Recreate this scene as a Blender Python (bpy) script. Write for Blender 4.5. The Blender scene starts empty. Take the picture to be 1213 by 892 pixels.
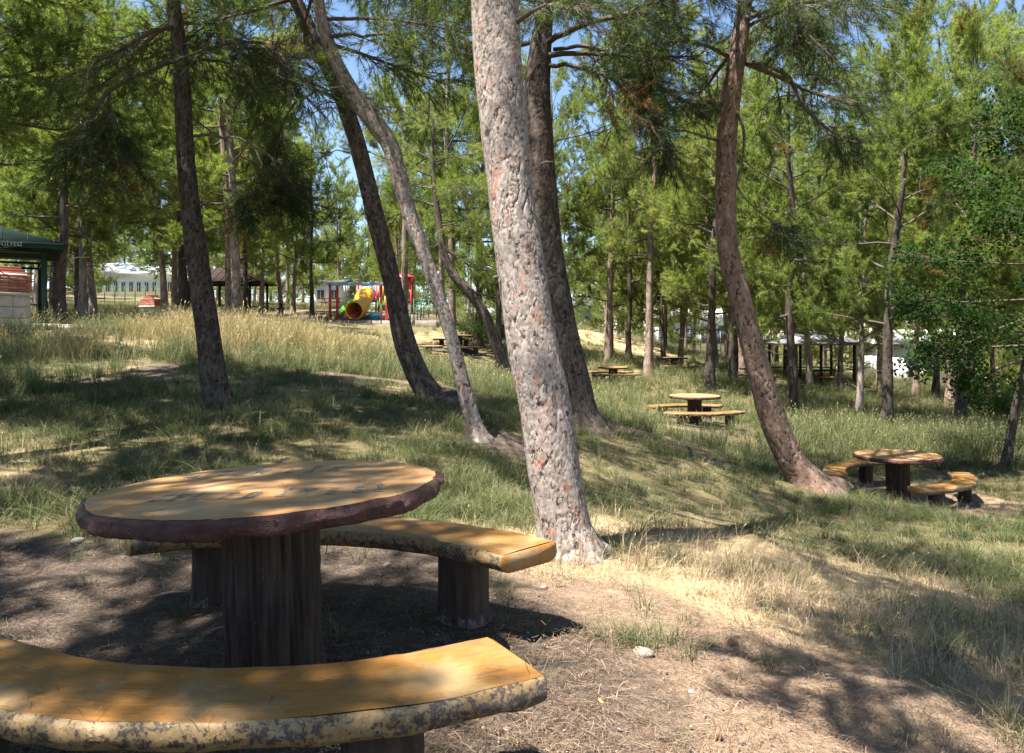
import bpy, math, random
import numpy as np
from mathutils import Vector, Matrix, Euler

S = bpy.context.scene
COL = S.collection
rng = np.random.default_rng(11)
random.seed(11)

# ------------------------------------------------------------------ camera
CAMZ = 1.42
F = 905.0                      # focal length in photograph pixels (1213 wide)
HOR = 392.0                    # horizon row
cam = bpy.data.cameras.new('camera')
cam.sensor_width = 36.0
cam.lens = 36.0 * F / 1213.0
cam.clip_start = 0.05
cam.clip_end = 3000
cam.shift_y = -(446.0 - HOR) / 1213.0     # level camera, lens shifted
camo = bpy.data.objects.new('camera', cam)
COL.objects.link(camo)
camo.location = (0, 0, CAMZ)
camo.rotation_euler = (math.radians(90), 0, 0)
S.camera = camo

# ------------------------------------------------------------------ light
SUN = Vector((-0.36, -0.20, 1.0)).normalized()      # towards the sun
world = bpy.data.worlds.new('World')
S.world = world
world.use_nodes = True
wn = world.node_tree.nodes
wl = world.node_tree.links
bg = wn['Background']
sky = wn.new('ShaderNodeTexSky')
sky.sky_type = 'NISHITA'
sky.sun_disc = False
sky.sun_elevation = math.asin(SUN.z)
sky.sun_rotation = math.atan2(SUN.x, SUN.y)
sky.altitude = 200
sky.air_density = 1.0
sky.dust_density = 0.1
sky.ozone_density = 3.0
wl.new(sky.outputs[0], bg.inputs[0])
bg.inputs[1].default_value = 0.06
sun = bpy.data.lights.new('sun', 'SUN')
sun.energy = 5.0
sun.angle = math.radians(0.53)
sun.color = (1.0, 0.96, 0.89)
suno = bpy.data.objects.new('sun', sun)
COL.objects.link(suno)
suno.location = (-6, -4, 25)
suno.rotation_euler = (-SUN).to_track_quat('-Z', 'Y').to_euler()
S.view_settings.view_transform = 'Standard'
S.view_settings.look = 'None'
S.view_settings.gamma = 1.0
S.view_settings.exposure = 2.1
S.render.engine = 'CYCLES'
S.cycles.use_denoising = True
S.cycles.max_bounces = 5
S.cycles.diffuse_bounces = 2
S.cycles.glossy_bounces = 2
S.cycles.transmission_bounces = 3
S.cycles.transparent_max_bounces = 4
S.cycles.sample_clamp_indirect = 6.0
S.cycles.use_adaptive_sampling = False


def W(px, py, z):
    """photograph pixel at depth z (metres along +Y) -> world point"""
    return np.array([(px - 606.5) / F * z, z, CAMZ - (py - HOR) / F * z])


# ------------------------------------------------------------------ noise
def _hash(ix, iy, iz, seed):
    h = (ix.astype(np.int64) * 374761393 + iy.astype(np.int64) * 668265263
         + iz.astype(np.int64) * 2147483647 + seed * 974634777) & 0xFFFFFFFF
    h = ((h ^ (h >> 13)) * 1274126177) & 0xFFFFFFFF
    h = ((h ^ (h >> 15)) * 2246822519) & 0xFFFFFFFF
    h = h ^ (h >> 16)
    return (h & 0xFFFFFF) / float(0xFFFFFF)


def vnoise(P, scale=1.0, seed=0, oct=1):
    P = np.asarray(P, float)
    out = np.zeros(len(P)); amp = 1.0; tot = 0.0
    for o in range(oct):
        q = P * scale * (2 ** o)
        i = np.floor(q).astype(np.int64); f = q - i
        f = f * f * (3 - 2 * f)
        v = 0
        for dx in (0, 1):
            for dy in (0, 1):
                for dz in (0, 1):
                    w = ((f[:, 0] if dx else 1 - f[:, 0]) * (f[:, 1] if dy else 1 - f[:, 1])
                         * (f[:, 2] if dz else 1 - f[:, 2]))
                    v = v + w * _hash(i[:, 0] + dx, i[:, 1] + dy, i[:, 2] + dz, seed + o * 17)
        out += amp * v; tot += amp; amp *= 0.5
    return out / tot


def n2(x, y, scale, seed=0, oct=1):
    x = np.atleast_1d(np.asarray(x, float)); y = np.atleast_1d(np.asarray(y, float))
    return vnoise(np.stack([x, y, np.zeros_like(x) + 0.37], 1), scale, seed, oct)


def worley(u, v, wrap, seed):
    """jittered grid cells in (u,v); u wraps at integer 'wrap'. returns F1, F2-F1, cell random"""
    iu = np.floor(u).astype(np.int64); iv = np.floor(v).astype(np.int64)
    f1 = np.full(len(u), 9.0); f2 = np.full(len(u), 9.0); cid = np.zeros(len(u))
    z = np.zeros_like(iu)
    for du in (-1, 0, 1):
        for dv in (-1, 0, 1):
            cu = iu + du; cv = iv + dv
            cw = np.mod(cu, wrap)
            px = cu + 0.1 + 0.8 * _hash(cw, cv, z, seed)
            py = cv + 0.1 + 0.8 * _hash(cw, cv, z + 1, seed)
            d = np.hypot(u - px, v - py)
            c = _hash(cw, cv, z + 2, seed)
            nearer = d < f1
            f2 = np.where(nearer, f1, np.minimum(f2, d))
            cid = np.where(nearer, c, cid)
            f1 = np.where(nearer, d, f1)
    return f1, f2 - f1, cid


def sstep(a, b, x):
    t = np.clip((x - a) / (b - a), 0, 1)
    return t * t * (3 - 2 * t)


# ------------------------------------------------------------------ mesh helpers
class MB:
    def __init__(self):
        self.v = []; self.t = []; self.q = []; self.n = 0
        self.att = {}; self.uv = []

    def add(self, V, tris=None, quads=None, **att):
        V = np.asarray(V, float).reshape(-1, 3)
        if tris is not None and len(tris): self.t.append(np.asarray(tris, int) + self.n)
        if quads is not None and len(quads): self.q.append(np.asarray(quads, int) + self.n)
        for k, a in att.items():
            self.att.setdefault(k, []).append((self.n, np.broadcast_to(np.asarray(a, float), (len(V),)).copy()))
        self.v.append(V); self.n += len(V)
        return self

    def box(self, c, s, rz=0.0, bevel=0.0, rx=0.0):
        c = np.asarray(c, float); h = np.asarray(s, float) / 2
        if bevel <= 0:
            pts = np.array([[x, y, z] for z in (-1, 1) for x, y in ((-1, -1), (1, -1), (1, 1), (-1, 1))]) * h
            qs = [(3, 2, 1, 0), (4, 5, 6, 7)] + [(i, (i + 1) % 4, (i + 1) % 4 + 4, i + 4) for i in range(4)]
        else:
            b = min(bevel, h.min() * 0.9)
            ring = []
            for sx, sy in ((-1, -1), (1, -1), (1, 1), (-1, 1)):
                if (sx * sy) > 0: ring += [(sx * h[0], sy * (h[1] - b)), (sx * (h[0] - b), sy * h[1])][::1]
                else: ring += [(sx * (h[0] - b), sy * h[1]), (sx * h[0], sy * (h[1] - b))]
            ring = np.array(ring)
            pts = []; sc = (h[:2] - b) / h[:2]
            pts += [(p[0] * sc[0], p[1] * sc[1], -h[2]) for p in ring]
            pts += [(p[0], p[1], -h[2] + b) for p in ring]
            pts += [(p[0], p[1], h[2] - b) for p in ring]
            pts += [(p[0] * sc[0], p[1] * sc[1], h[2]) for p in ring]
            pts = np.array(pts)
            qs = [(j * 8 + i, j * 8 + (i + 1) % 8, j * 8 + 8 + (i + 1) % 8, j * 8 + 8 + i) for j in range(3) for i in range(8)]
            n0 = len(pts)
            pts = np.vstack([pts, [[0, 0, -h[2]], [0, 0, h[2]]]])
            ts = [((i + 1) % 8, i, n0) for i in range(8)] + [(24 + i, 24 + (i + 1) % 8, n0 + 1) for i in range(8)]
        R = np.array(Euler((rx, 0, rz)).to_matrix())
        pts = pts @ R.T + c
        self.add(pts, tris=ts if bevel > 0 else None, quads=qs)
        return self

    def tube(self, path, rad, m=8, cap=True, **att):
        V, Q, T = tube_np(path, rad, m, cap)
        return self.add(V, tris=T, quads=Q, **att)

    def build(self, name, mat=None, parent=None, smooth=False, kind=None):
        me = bpy.data.meshes.new(name)
        V = np.vstack(self.v) if self.v else np.zeros((0, 3))
        t = np.vstack(self.t) if self.t else np.zeros((0, 3), int)
        q = np.vstack(self.q) if self.q else np.zeros((0, 4), int)
        me.vertices.add(len(V)); me.vertices.foreach_set('co', V.astype(np.float32).ravel())
        nl = t.size + q.size
        me.loops.add(nl)
        me.loops.foreach_set('vertex_index', np.concatenate([t.ravel(), q.ravel()]).astype(np.int32))
        me.polygons.add(len(t) + len(q))
        st = np.concatenate([np.arange(len(t)) * 3, t.size + np.arange(len(q)) * 4]).astype(np.int32)
        me.polygons.foreach_set('loop_start', st)
        if smooth:
            me.polygons.foreach_set('use_smooth', np.ones(len(t) + len(q), bool))
        for k, parts in self.att.items():
            a = np.zeros(len(V), np.float32)
            for o, vals in parts: a[o:o + len(vals)] = vals
            at = me.attributes.new(k, 'FLOAT', 'POINT'); at.data.foreach_set('value', a)
        me.update(calc_edges=True)
        if mat: me.materials.append(mat)
        ob = bpy.data.objects.new(name, me)
        COL.objects.link(ob)
        if parent: ob.parent = parent
        if kind: ob['kind'] = kind
        return ob


def frames(path):
    P = np.asarray(path, float)
    T = np.gradient(P, axis=0)
    T /= np.linalg.norm(T, axis=1)[:, None] + 1e-9
    a = np.array([0, 1, 0.]) if abs(T[0][1]) < 0.8 else np.array([1., 0, 0])
    N = np.zeros_like(P)
    n = np.cross(np.cross(T[0], a), T[0]); n /= np.linalg.norm(n)
    for i in range(len(P)):
        n = n - T[i] * n.dot(T[i]); n /= np.linalg.norm(n) + 1e-9
        N[i] = n
    return T, N, np.cross(T, N)


def tube_np(path, rad, m=8, cap=True):
    P = np.asarray(path, float); n = len(P)
    R = np.broadcast_to(np.asarray(rad, float), (n,))
    T, N, B = frames(P)
    a = np.arange(m) / m * 2 * math.pi
    V = (P[:, None, :] + R[:, None, None] * (np.cos(a)[None, :, None] * N[:, None, :]
                                           + np.sin(a)[None, :, None] * B[:, None, :])).reshape(-1, 3)
    i = np.arange(n - 1)[:, None] * m; j = np.arange(m)[None, :]; k = (j + 1) % m
    Q = np.stack([i + j, i + k, i + m + k, i + m + j], -1).reshape(-1, 4)
    Tt = []
    if cap:
        V = np.vstack([V, P[0], P[-1]])
        c0, c1 = n * m, n * m + 1
        jj = np.arange(m); kk = (jj + 1) % m
        Tt = np.vstack([np.stack([kk, jj, np.full(m, c0)], 1),
                        np.stack([(n - 1) * m + jj, (n - 1) * m + kk, np.full(m, c1)], 1)])
    return V, Q, Tt


def catmull(P, step):
    P = np.asarray(P, float)
    d = np.linalg.norm(np.diff(P[:, :3], axis=0), axis=1)
    out = []
    E = np.vstack([2 * P[0] - P[1], P, 2 * P[-1] - P[-2]])
    for i in range(len(P) - 1):
        p0, p1, p2, p3 = E[i], E[i + 1], E[i + 2], E[i + 3]
        n = max(2, int(round(d[i] / step)))
        t = (np.arange(n) / n)[:, None]
        out.append(0.5 * ((2 * p1) + (-p0 + p2) * t + (2 * p0 - 5 * p1 + 4 * p2 - p3) * t ** 2
                          + (-p0 + 3 * p1 - 3 * p2 + p3) * t ** 3))
    out.append(P[-1:])
    return np.vstack(out)


def empty(name, loc=(0, 0, 0), rz=0.0, label=None, cat=None, group=None):
    o = bpy.data.objects.new(name, None)
    COL.objects.link(o)
    o.location = loc; o.rotation_euler = (0, 0, rz)
    o.empty_display_size = 0.2
    return tag(o, label, cat, group)


def tag(o, label=None, cat=None, group=None, kind=None):
    if label: o['label'] = label
    if cat: o['category'] = cat
    if group: o['group'] = group
    if kind: o['kind'] = kind
    return o


def copy_tree(o, parent=None):
    c = o.copy(); COL.objects.link(c)
    c.parent = parent
    for ch in [x for x in bpy.data.objects if x.parent == o]:
        copy_tree(ch, c)
    return c


# ------------------------------------------------------------------ materials
def new_mat(name):
    m = bpy.data.materials.new(name); m.use_nodes = True
    nt = m.node_tree
    b = nt.nodes['Principled BSDF']
    return m, nt, b


class NT:
    """tiny node shorthand"""
    def __init__(self, nt): self.nt = nt; self.n = nt.nodes; self.l = nt.links

    def node(self, t, **kw):
        x = self.n.new(t)
        for k, v in kw.items(): setattr(x, k, v)
        return x

    def put(self, sock, v):
        if hasattr(v, 'is_output'): self.l.new(v, sock)
        else: sock.default_value = v

    def coord(self, which='Object', scale=(1, 1, 1)):
        c = self.node('ShaderNodeTexCoord'); m = self.node('ShaderNodeMapping')
        self.l.new(c.outputs[which], m.inputs[0]); m.inputs['Scale'].default_value = scale
        return m.outputs[0]

    def noise(self, vec, scale, detail=4, rough=0.6, dist=0.0):
        x = self.node('ShaderNodeTexNoise'); self.put(x.inputs['Vector'], vec)
        x.inputs['Scale'].default_value = scale; x.inputs['Detail'].default_value = detail
        x.inputs['Roughness'].default_value = rough; x.inputs['Distortion'].default_value = dist
        return x.outputs[0]

    def vor(self, vec, scale, feature='F1'):
        x = self.node('ShaderNodeTexVoronoi'); x.feature = feature
        self.put(x.inputs['Vector'], vec); x.inputs['Scale'].default_value = scale
        return x

    def ramp(self, fac, stops, interp='LINEAR'):
        x = self.node('ShaderNodeValToRGB'); self.put(x.inputs[0], fac)
        e = x.color_ramp.elements; x.color_ramp.interpolation = interp
        while len(e) < len(stops): e.new(0.5)
        for k, (p, c) in zip(e, stops):
            k.position = p; k.color = (*c, 1) if len(c) == 3 else c
        return x.outputs[0]

    def step(self, fac, a, b):
        x = self.node('ShaderNodeMapRange'); x.interpolation_type = 'SMOOTHSTEP'
        self.put(x.inputs[0], fac); x.inputs[1].default_value = a; x.inputs[2].default_value = b
        return x.outputs[0]

    def mix(self, fac, a, b, mode='MIX'):
        x = self.node('ShaderNodeMix', data_type='RGBA', blend_type=mode)
        self.put(x.inputs[0], fac)
        self.put(x.inputs[6], (*a, 1) if isinstance(a, tuple) else a)
        self.put(x.inputs[7], (*b, 1) if isinstance(b, tuple) else b)
        return x.outputs[2]

    def math(self, op, a, b=0.0, c=None):
        x = self.node('ShaderNodeMath', operation=op)
        self.put(x.inputs[0], a); self.put(x.inputs[1], b)
        if c is not None: self.put(x.inputs[2], c)
        return x.outputs[0]

    def attr(self, name):
        x = self.node('ShaderNodeAttribute'); x.attribute_name = name
        return x.outputs['Fac']

    def bump(self, h, strength, dist=0.01, normal=None):
        x = self.node('ShaderNodeBump'); self.put(x.inputs['Height'], h)
        x.inputs['Strength'].default_value = strength; x.inputs['Distance'].default_value = dist
        if normal is not None: self.l.new(normal, x.inputs['Normal'])
        return x.outputs[0]

    def rnd(self):
        return self.node('ShaderNodeObjectInfo').outputs['Random']


def simple(name, col, rough=0.6, metal=0.0, var=0.15, scale=6.0, bump=0.1):
    m, nt, b = new_mat(name); g = NT(nt)
    v = g.coord()
    n = g.noise(v, scale, 5, 0.65)
    d = tuple(c * (1 - var) for c in col); u = tuple(min(1, c * (1 + var)) for c in col)
    g.put(b.inputs['Base Color'], g.ramp(n, [(0.3, d), (0.7, u)]))
    b.inputs['Roughness'].default_value = rough; b.inputs['Metallic'].default_value = metal
    if bump: g.put(b.inputs['Normal'], g.bump(n, bump, 0.01))
    return m


def leaf_mat(name, stops, brown=(0.16, 0.08, 0.035), trans=0.45, spec=0.25, rough=0.5, objvar=True, tcol=(0.22, 0.30, 0.05)):
    """foliage: diffuse + translucent, tint attribute 0..1 along the ramp, >1.5 dead brown"""
    m, nt, b = new_mat(name); g = NT(nt)
    t = g.attr('tint')
    fac = t
    if objvar:
        fac = g.math('ADD', t, g.math('MULTIPLY', g.math('SUBTRACT', g.rnd(), 0.5), 0.35))
    c = g.ramp(fac, stops)
    c = g.mix(g.math('GREATER_THAN', t, 1.5), c, brown)
    g.put(b.inputs['Base Color'], c)
    b.inputs['Roughness'].default_value = rough
    b.inputs['Specular IOR Level'].default_value = spec
    tr = g.node('ShaderNodeBsdfTranslucent')
    g.put(tr.inputs[0], g.mix(0.75, c, g.mix(1.0, c, (*[x * 4.5 for x in tcol],), 'MULTIPLY')))
    ms = g.node('ShaderNodeMixShader'); ms.inputs[0].default_value = trans
    out = nt.nodes['Material Output']
    g.l.new(b.outputs[0], ms.inputs[1]); g.l.new(tr.outputs[0], ms.inputs[2]); g.l.new(ms.outputs[0], out.inputs[0])
    return m


def bark_mat(name, plate_a, plate_b, crack, red, redamt=0.3, rough=0.9, fleck=26):
    m, nt, b = new_mat(name); g = NT(nt)
    v = g.coord('Object', (1, 1, 0.45))
    ck = g.attr('crack'); cell = g.attr('cell')
    n1 = g.noise(v, 9, 5, 0.7); n2_ = g.noise(v, 55, 6, 0.75)
    col = g.mix(g.step(g.math('ADD', g.math('MULTIPLY', cell, 0.6), g.math('MULTIPLY', n2_, 0.4)), 0.25, 0.75), plate_a, plate_b)
    rmask = g.math('MULTIPLY', g.step(n1, 0.52, 0.66), g.step(g.noise(v, 30, 4, 0.7), 0.42, 0.58))
    col = g.mix(g.math('MULTIPLY', rmask, redamt * 2), col, red)
    col = g.mix(g.math('SUBTRACT', 1.0, g.step(g.math('ADD', ck, g.math('MULTIPLY', g.math('SUBTRACT', n2_, 0.5), 0.5)), 0.02, 0.3)), col, crack)
    fv = g.coord('Object', (1, 1, 0.55))
    fl = g.math('MULTIPLY', g.step(g.noise(fv, fleck, 3, 0.55, 0.6), 0.575, 0.63), g.step(g.noise(fv, fleck * .22, 2), 0.36, 0.5))
    col = g.mix(g.math('MULTIPLY', fl, 0.88), col, crack)
    col = g.mix(g.math('MULTIPLY', g.step(g.noise(fv, fleck * 1.6, 2), 0.58, 0.7), 0.45), col, tuple(min(1, x * 1.25) for x in plate_b))
    g.put(b.inputs['Base Color'], col)
    b.inputs['Roughness'].default_value = rough; b.inputs['Specular IOR Level'].default_value = 0.15
    hgt = g.math('SUBTRACT', g.math('ADD', g.math('MULTIPLY', ck, 0.3), n2_), g.math('MULTIPLY', fl, .8))
    g.put(b.inputs['Normal'], g.bump(hgt, 0.7, 0.007))
    return m


M = {}
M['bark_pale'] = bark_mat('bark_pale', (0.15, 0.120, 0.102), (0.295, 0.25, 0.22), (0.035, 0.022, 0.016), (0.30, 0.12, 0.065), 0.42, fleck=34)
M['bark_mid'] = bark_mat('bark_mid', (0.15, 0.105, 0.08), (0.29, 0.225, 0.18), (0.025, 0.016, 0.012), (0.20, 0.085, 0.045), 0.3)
M['bark_dark'] = bark_mat('bark_dark', (0.040, 0.030, 0.025), (0.105, 0.083, 0.070), (0.016, 0.011, 0.009), (0.12, 0.055, 0.032), 0.2)  # dark grey bark, deepened to stand in for shade on the trunks
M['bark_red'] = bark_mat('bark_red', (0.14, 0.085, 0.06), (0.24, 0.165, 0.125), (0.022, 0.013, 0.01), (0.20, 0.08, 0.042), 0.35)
M['twig'] = simple('twig_bark', (0.085, 0.062, 0.045), 0.9, var=0.4, scale=20)
M['needle'] = leaf_mat('pine_needles', [(0.0, (0.026, 0.042, 0.016)), (0.4, (0.12, 0.148, 0.045)), (0.75, (0.23, 0.25, 0.08)), (1.0, (0.31, 0.305, 0.115))], trans=0.55)
M['needle_dark'] = leaf_mat('pine_needles_dark', [(0.0, (0.014, 0.028, 0.010)), (0.5, (0.04, 0.066, 0.02)), (1.0, (0.085, 0.115, 0.03))], trans=0.35)
M['broadleaf'] = leaf_mat('broad_leaves', [(0.0, (0.018, 0.042, 0.010)), (0.6, (0.045, 0.09, 0.02)), (1.0, (0.09, 0.15, 0.035))], trans=0.45, spec=.08, rough=.7)


def grass_mat(name, stops, trans=0.4):
    m, nt, b = new_mat(name); g = NT(nt)
    t = g.attr('tint')
    fac = g.math('ADD', t, g.math('MULTIPLY', g.math('SUBTRACT', g.rnd(), 0.5), 0.5))
    c = g.ramp(fac, stops)
    g.put(b.inputs['Base Color'], c)
    b.inputs['Roughness'].default_value = 0.6; b.inputs['Specular IOR Level'].default_value = 0.2
    tr = g.node('ShaderNodeBsdfTranslucent'); g.put(tr.inputs[0], c)
    ms = g.node('ShaderNodeMixShader'); ms.inputs[0].default_value = trans
    g.l.new(b.outputs[0], ms.inputs[1]); g.l.new(tr.outputs[0], ms.inputs[2])
    g.l.new(ms.outputs[0], nt.nodes['Material Output'].inputs[0])
    return m


M['grass'] = grass_mat('green_grass', [(0.0, (0.045, 0.066, 0.026)), (0.5, (0.098, 0.125, 0.046)), (0.85, (0.19, 0.19, 0.078)), (1.0, (0.34, 0.28, 0.145))])
M['straw'] = grass_mat('dry_grass', [(0.0, (0.21, 0.15, 0.08)), (0.5, (0.37, 0.275, 0.165)), (1.0, (0.52, 0.41, 0.27))], 0.25)
M['weed'] = grass_mat('tall_weeds', [(0.0, (0.12, 0.125, 0.045)), (0.5, (0.28, 0.235, 0.10)), (1.0, (0.46, 0.36, 0.19))], 0.35)
M['litter'] = grass_mat('needle_litter', [(0.0, (0.055, 0.034, 0.022)), (0.5, (0.13, 0.085, 0.055)), (1.0, (0.27, 0.195, 0.13))], 0.05)
M['pebble'] = simple('pebble', (0.20, 0.172, 0.15), 0.85, var=0.4, scale=3)
M['stone'] = simple('stone', (0.22, 0.175, 0.14), 0.9, var=0.25, scale=9, bump=0.4)
M['paper'] = simple('paper_scrap', (0.72, 0.71, 0.70), 0.8, var=0.05)
M['orange_scrap'] = simple('orange_scrap', (0.70, 0.28, 0.08), 0.6, var=0.1)
M['cone'] = simple('pine_cone', (0.16, 0.095, 0.055), 0.8, var=0.3, scale=30)
M['iron_green'] = simple('green_painted_iron', (0.035, 0.105, 0.07), 0.5, 0.0, 0.25, 5)
M['iron_dark'] = simple('dark_painted_iron', (0.014, 0.028, 0.022), 0.55, 0.0, 0.3, 5)
M['roof_green'] = simple('green_roof_sheet', (0.010, 0.022, 0.019), 0.95, 0.0, 0.25, 2)
M['roof_brown'] = simple('brown_roof_shingle', (0.035, 0.024, 0.02), 0.95, 0.0, 0.4, 6)
M['roof_grey'] = simple('grey_roof_sheet', (0.16, 0.155, 0.16), 0.7, 0.0, 0.3, 3)
M['concrete'] = simple('concrete', (0.44, 0.40, 0.36), 0.9, 0.0, 0.2, 5, 0.3)
M['pad'] = simple('worn_concrete', (0.27, 0.235, 0.20), 0.95, 0.0, 0.25, 3, 0.3)
M['white_wall'] = simple('white_plaster', (0.78, 0.78, 0.77), 0.85, 0.0, 0.05, 0.5)
M['blue_wall'] = simple('blue_plaster', (0.38, 0.45, 0.52), 0.85, 0.0, 0.08, 0.5)
M['window_glass'] = simple('window_glass', (0.05, 0.07, 0.09), 0.12, 0.0, 0.2, 1, 0)
M['play_red'] = simple('red_paint', (0.58, 0.045, 0.055), 0.4, 0.0, 0.1, 3)
M['play_blue'] = simple('pale_blue_paint', (0.30, 0.48, 0.62), 0.4, 0.0, 0.1, 3)
M['play_yellow'] = simple('yellow_plastic', (0.80, 0.37, 0.015), 0.4, 0.0, 0.05, 3)
M['play_green'] = simple('green_plastic', (0.12, 0.42, 0.05), 0.35, 0.0, 0.05, 3)
M['play_cyan'] = simple('cyan_plastic', (0.02, 0.36, 0.62), 0.35, 0.0, 0.05, 3)
M['play_pink'] = simple('pink_plastic', (0.72, 0.06, 0.13), 0.35, 0.0, 0.05, 3)
M['play_violet'] = simple('violet_plastic', (0.16, 0.16, 0.46), 0.4, 0.0, 0.1, 3)
M['wood_dark'] = simple('dark_wood', (0.055, 0.038, 0.028), 0.75, 0.0, 0.4, 8)
M['seat_orange'] = simple('orange_wood', (0.45, 0.15, 0.05), 0.6, 0.0, 0.2, 8)
M['text_white'] = simple('white_letter_paint', (0.26, 0.28, 0.26), 0.6, 0, 0.1, 8, 0)


for _k in ('roof_green', 'roof_brown', 'iron_dark', 'iron_green'):
    M[_k].node_tree.nodes['Principled BSDF'].inputs['Specular IOR Level'].default_value = 0.1


def brick_mat():
    m, nt, b = new_mat('brick'); g = NT(nt)
    n = g.noise(g.coord(), 18, 4)
    r = g.rnd()
    c = g.ramp(g.math('ADD', g.math('MULTIPLY', r, 0.7), g.math('MULTIPLY', n, 0.3)),
               [(0.1, (0.26, 0.085, 0.055)), (0.6, (0.40, 0.15, 0.10)), (1.0, (0.50, 0.24, 0.17))])
    g.put(b.inputs['Base Color'], c); b.inputs['Roughness'].default_value = 0.9
    return m


M['brick'] = brick_mat()


def ochre_mat(name, dark, mid, light, worn, rough=0.42, dirt=0.5):
    """brushed ochre paint on concrete: UV x runs along the plank"""
    m, nt, b = new_mat(name); g = NT(nt)
    uv = g.node('ShaderNodeUVMap').outputs[0]
    mp = g.node('ShaderNodeMapping'); g.l.new(uv, mp.inputs[0]); mp.inputs['Scale'].default_value = (1.2, 14, 1)
    grain = g.noise(mp.outputs[0], 7, 6, 0.7, 0.4)
    ob = g.coord()
    big = g.noise(ob, 2.6, 4, 0.6)
    fine = g.noise(ob, 90, 3, 0.7)
    c = g.ramp(grain, [(0.25, dark), (0.5, mid), (0.8, light)])
    c = g.mix(g.math('MULTIPLY', g.step(big, 0.46, 0.66), dirt), c, worn)
    chips = g.math('MULTIPLY', g.step(g.noise(ob, 34, 5, 0.75), 0.68, 0.72), g.step(big, 0.35, 0.6))
    c = g.mix(g.math('MULTIPLY', chips, 0.8), c, (0.33, 0.31, 0.28))
    cracks = g.math('MULTIPLY', g.step(g.noise(mp.outputs[0], 3.2, 2, 0.5, 1.0), 0.70, 0.73), 0.55)
    c = g.mix(cracks, c, (0.16, 0.09, 0.03))
    grime = g.math('MULTIPLY', g.step(g.noise(ob, 6.5, 7, 0.72, 0.6), 0.50, 0.68), 0.55)
    c = g.mix(grime, c, (0.13, 0.085, 0.045))
    spots = g.math('MULTIPLY', g.step(g.noise(ob, 120, 2, 0.5), 0.70, 0.74), 0.6)
    c = g.mix(spots, c, (0.09, 0.06, 0.035))
    g.put(b.inputs['Base Color'], c)
    g.put(b.inputs['Roughness'], g.math('ADD', g.math('MULTIPLY', fine, 0.25), rough - 0.1))
    h = g.math('ADD', g.math('MULTIPLY', grain, 0.5), g.math('MULTIPLY', fine, 0.3))
    g.put(b.inputs['Normal'], g.bump(h, 0.35, 0.004))
    return m


M['ochre_bench'] = ochre_mat('ochre_bench_paint', (0.15, 0.062, 0.012), (0.25, 0.112, 0.024), (0.32, 0.165, 0.048), (0.29, 0.215, 0.11), 0.42, 0.75)
M['ochre_table'] = ochre_mat('ochre_table_paint', (0.29, 0.14, 0.048), (0.38, 0.195, 0.075), (0.45, 0.275, 0.125), (0.41, 0.29, 0.175), 0.5, 0.6)


def edge_mat():
    """flaking yellow paint over brown-violet and teal older coats"""
    m, nt, b = new_mat('flaking_edge_paint'); g = NT(nt)
    ob = g.coord()
    a = g.noise(ob, 38, 10, 0.82, 0.2); c2 = g.noise(ob, 4, 4, 0.6); f = g.noise(ob, 90, 4, 0.75)
    zz = g.node('ShaderNodeSeparateXYZ'); g.l.new(ob, zz.inputs[0]); band = g.math('ABSOLUTE', g.math('SUBTRACT', zz.outputs[2], .372))
    base = g.ramp(f, [(0.3, (0.16, 0.095, 0.034)), (0.7, (0.30, 0.20, 0.085))])
    base = g.mix(g.math('MULTIPLY', g.step(c2, 0.52, 0.64), 0.25), base, (0.22, 0.26, 0.23))
    old = g.mix(g.step(c2, 0.4, 0.6), (0.035, 0.022, 0.017), (0.06, 0.042, 0.038))
    msk = g.step(g.math('ADD', g.math('ADD', a, g.math('MULTIPLY', g.math('SUBTRACT', c2, 0.5), 0.35)), g.math('SUBTRACT', g.math('MULTIPLY', g.math('SUBTRACT', f, 0.5), 0.2), g.math('MULTIPLY', band, 1.6))), 0.475, 0.50)
    c = g.mix(msk, base, old)
    c = g.mix(g.math('MULTIPLY', g.step(g.noise(ob, 11, 6, 0.7), 0.64, 0.68), 0.4), c, (0.36, 0.31, 0.25))
    g.put(b.inputs['Base Color'], c); b.inputs['Roughness'].default_value = 0.6
    h = g.math('SUBTRACT', g.math('MULTIPLY', f, 0.4), msk)
    g.put(b.inputs['Normal'], g.bump(h, 0.6, 0.004))
    return m


M['edge'] = edge_mat()


def rim_mat():
    m, nt, b = new_mat('maroon_bark_paint'); g = NT(nt)
    ob = g.coord()
    a = g.noise(ob, 14, 6, 0.7); f = g.noise(ob, 60, 5, 0.75)
    c = g.ramp(a, [(0.3, (0.028, 0.010, 0.008)), (0.55, (0.085, 0.027, 0.021)), (0.8, (0.15, 0.06, 0.045))])
    c = g.mix(g.math('MULTIPLY', g.step(f, 0.63, 0.68), 0.55), c, (0.33, 0.25, 0.22))
    g.put(b.inputs['Base Color'], c); b.inputs['Roughness'].default_value = 0.5
    g.put(b.inputs['Normal'], g.bump(g.math('ADD', a, f), 1.0, 0.02))
    return m


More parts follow.
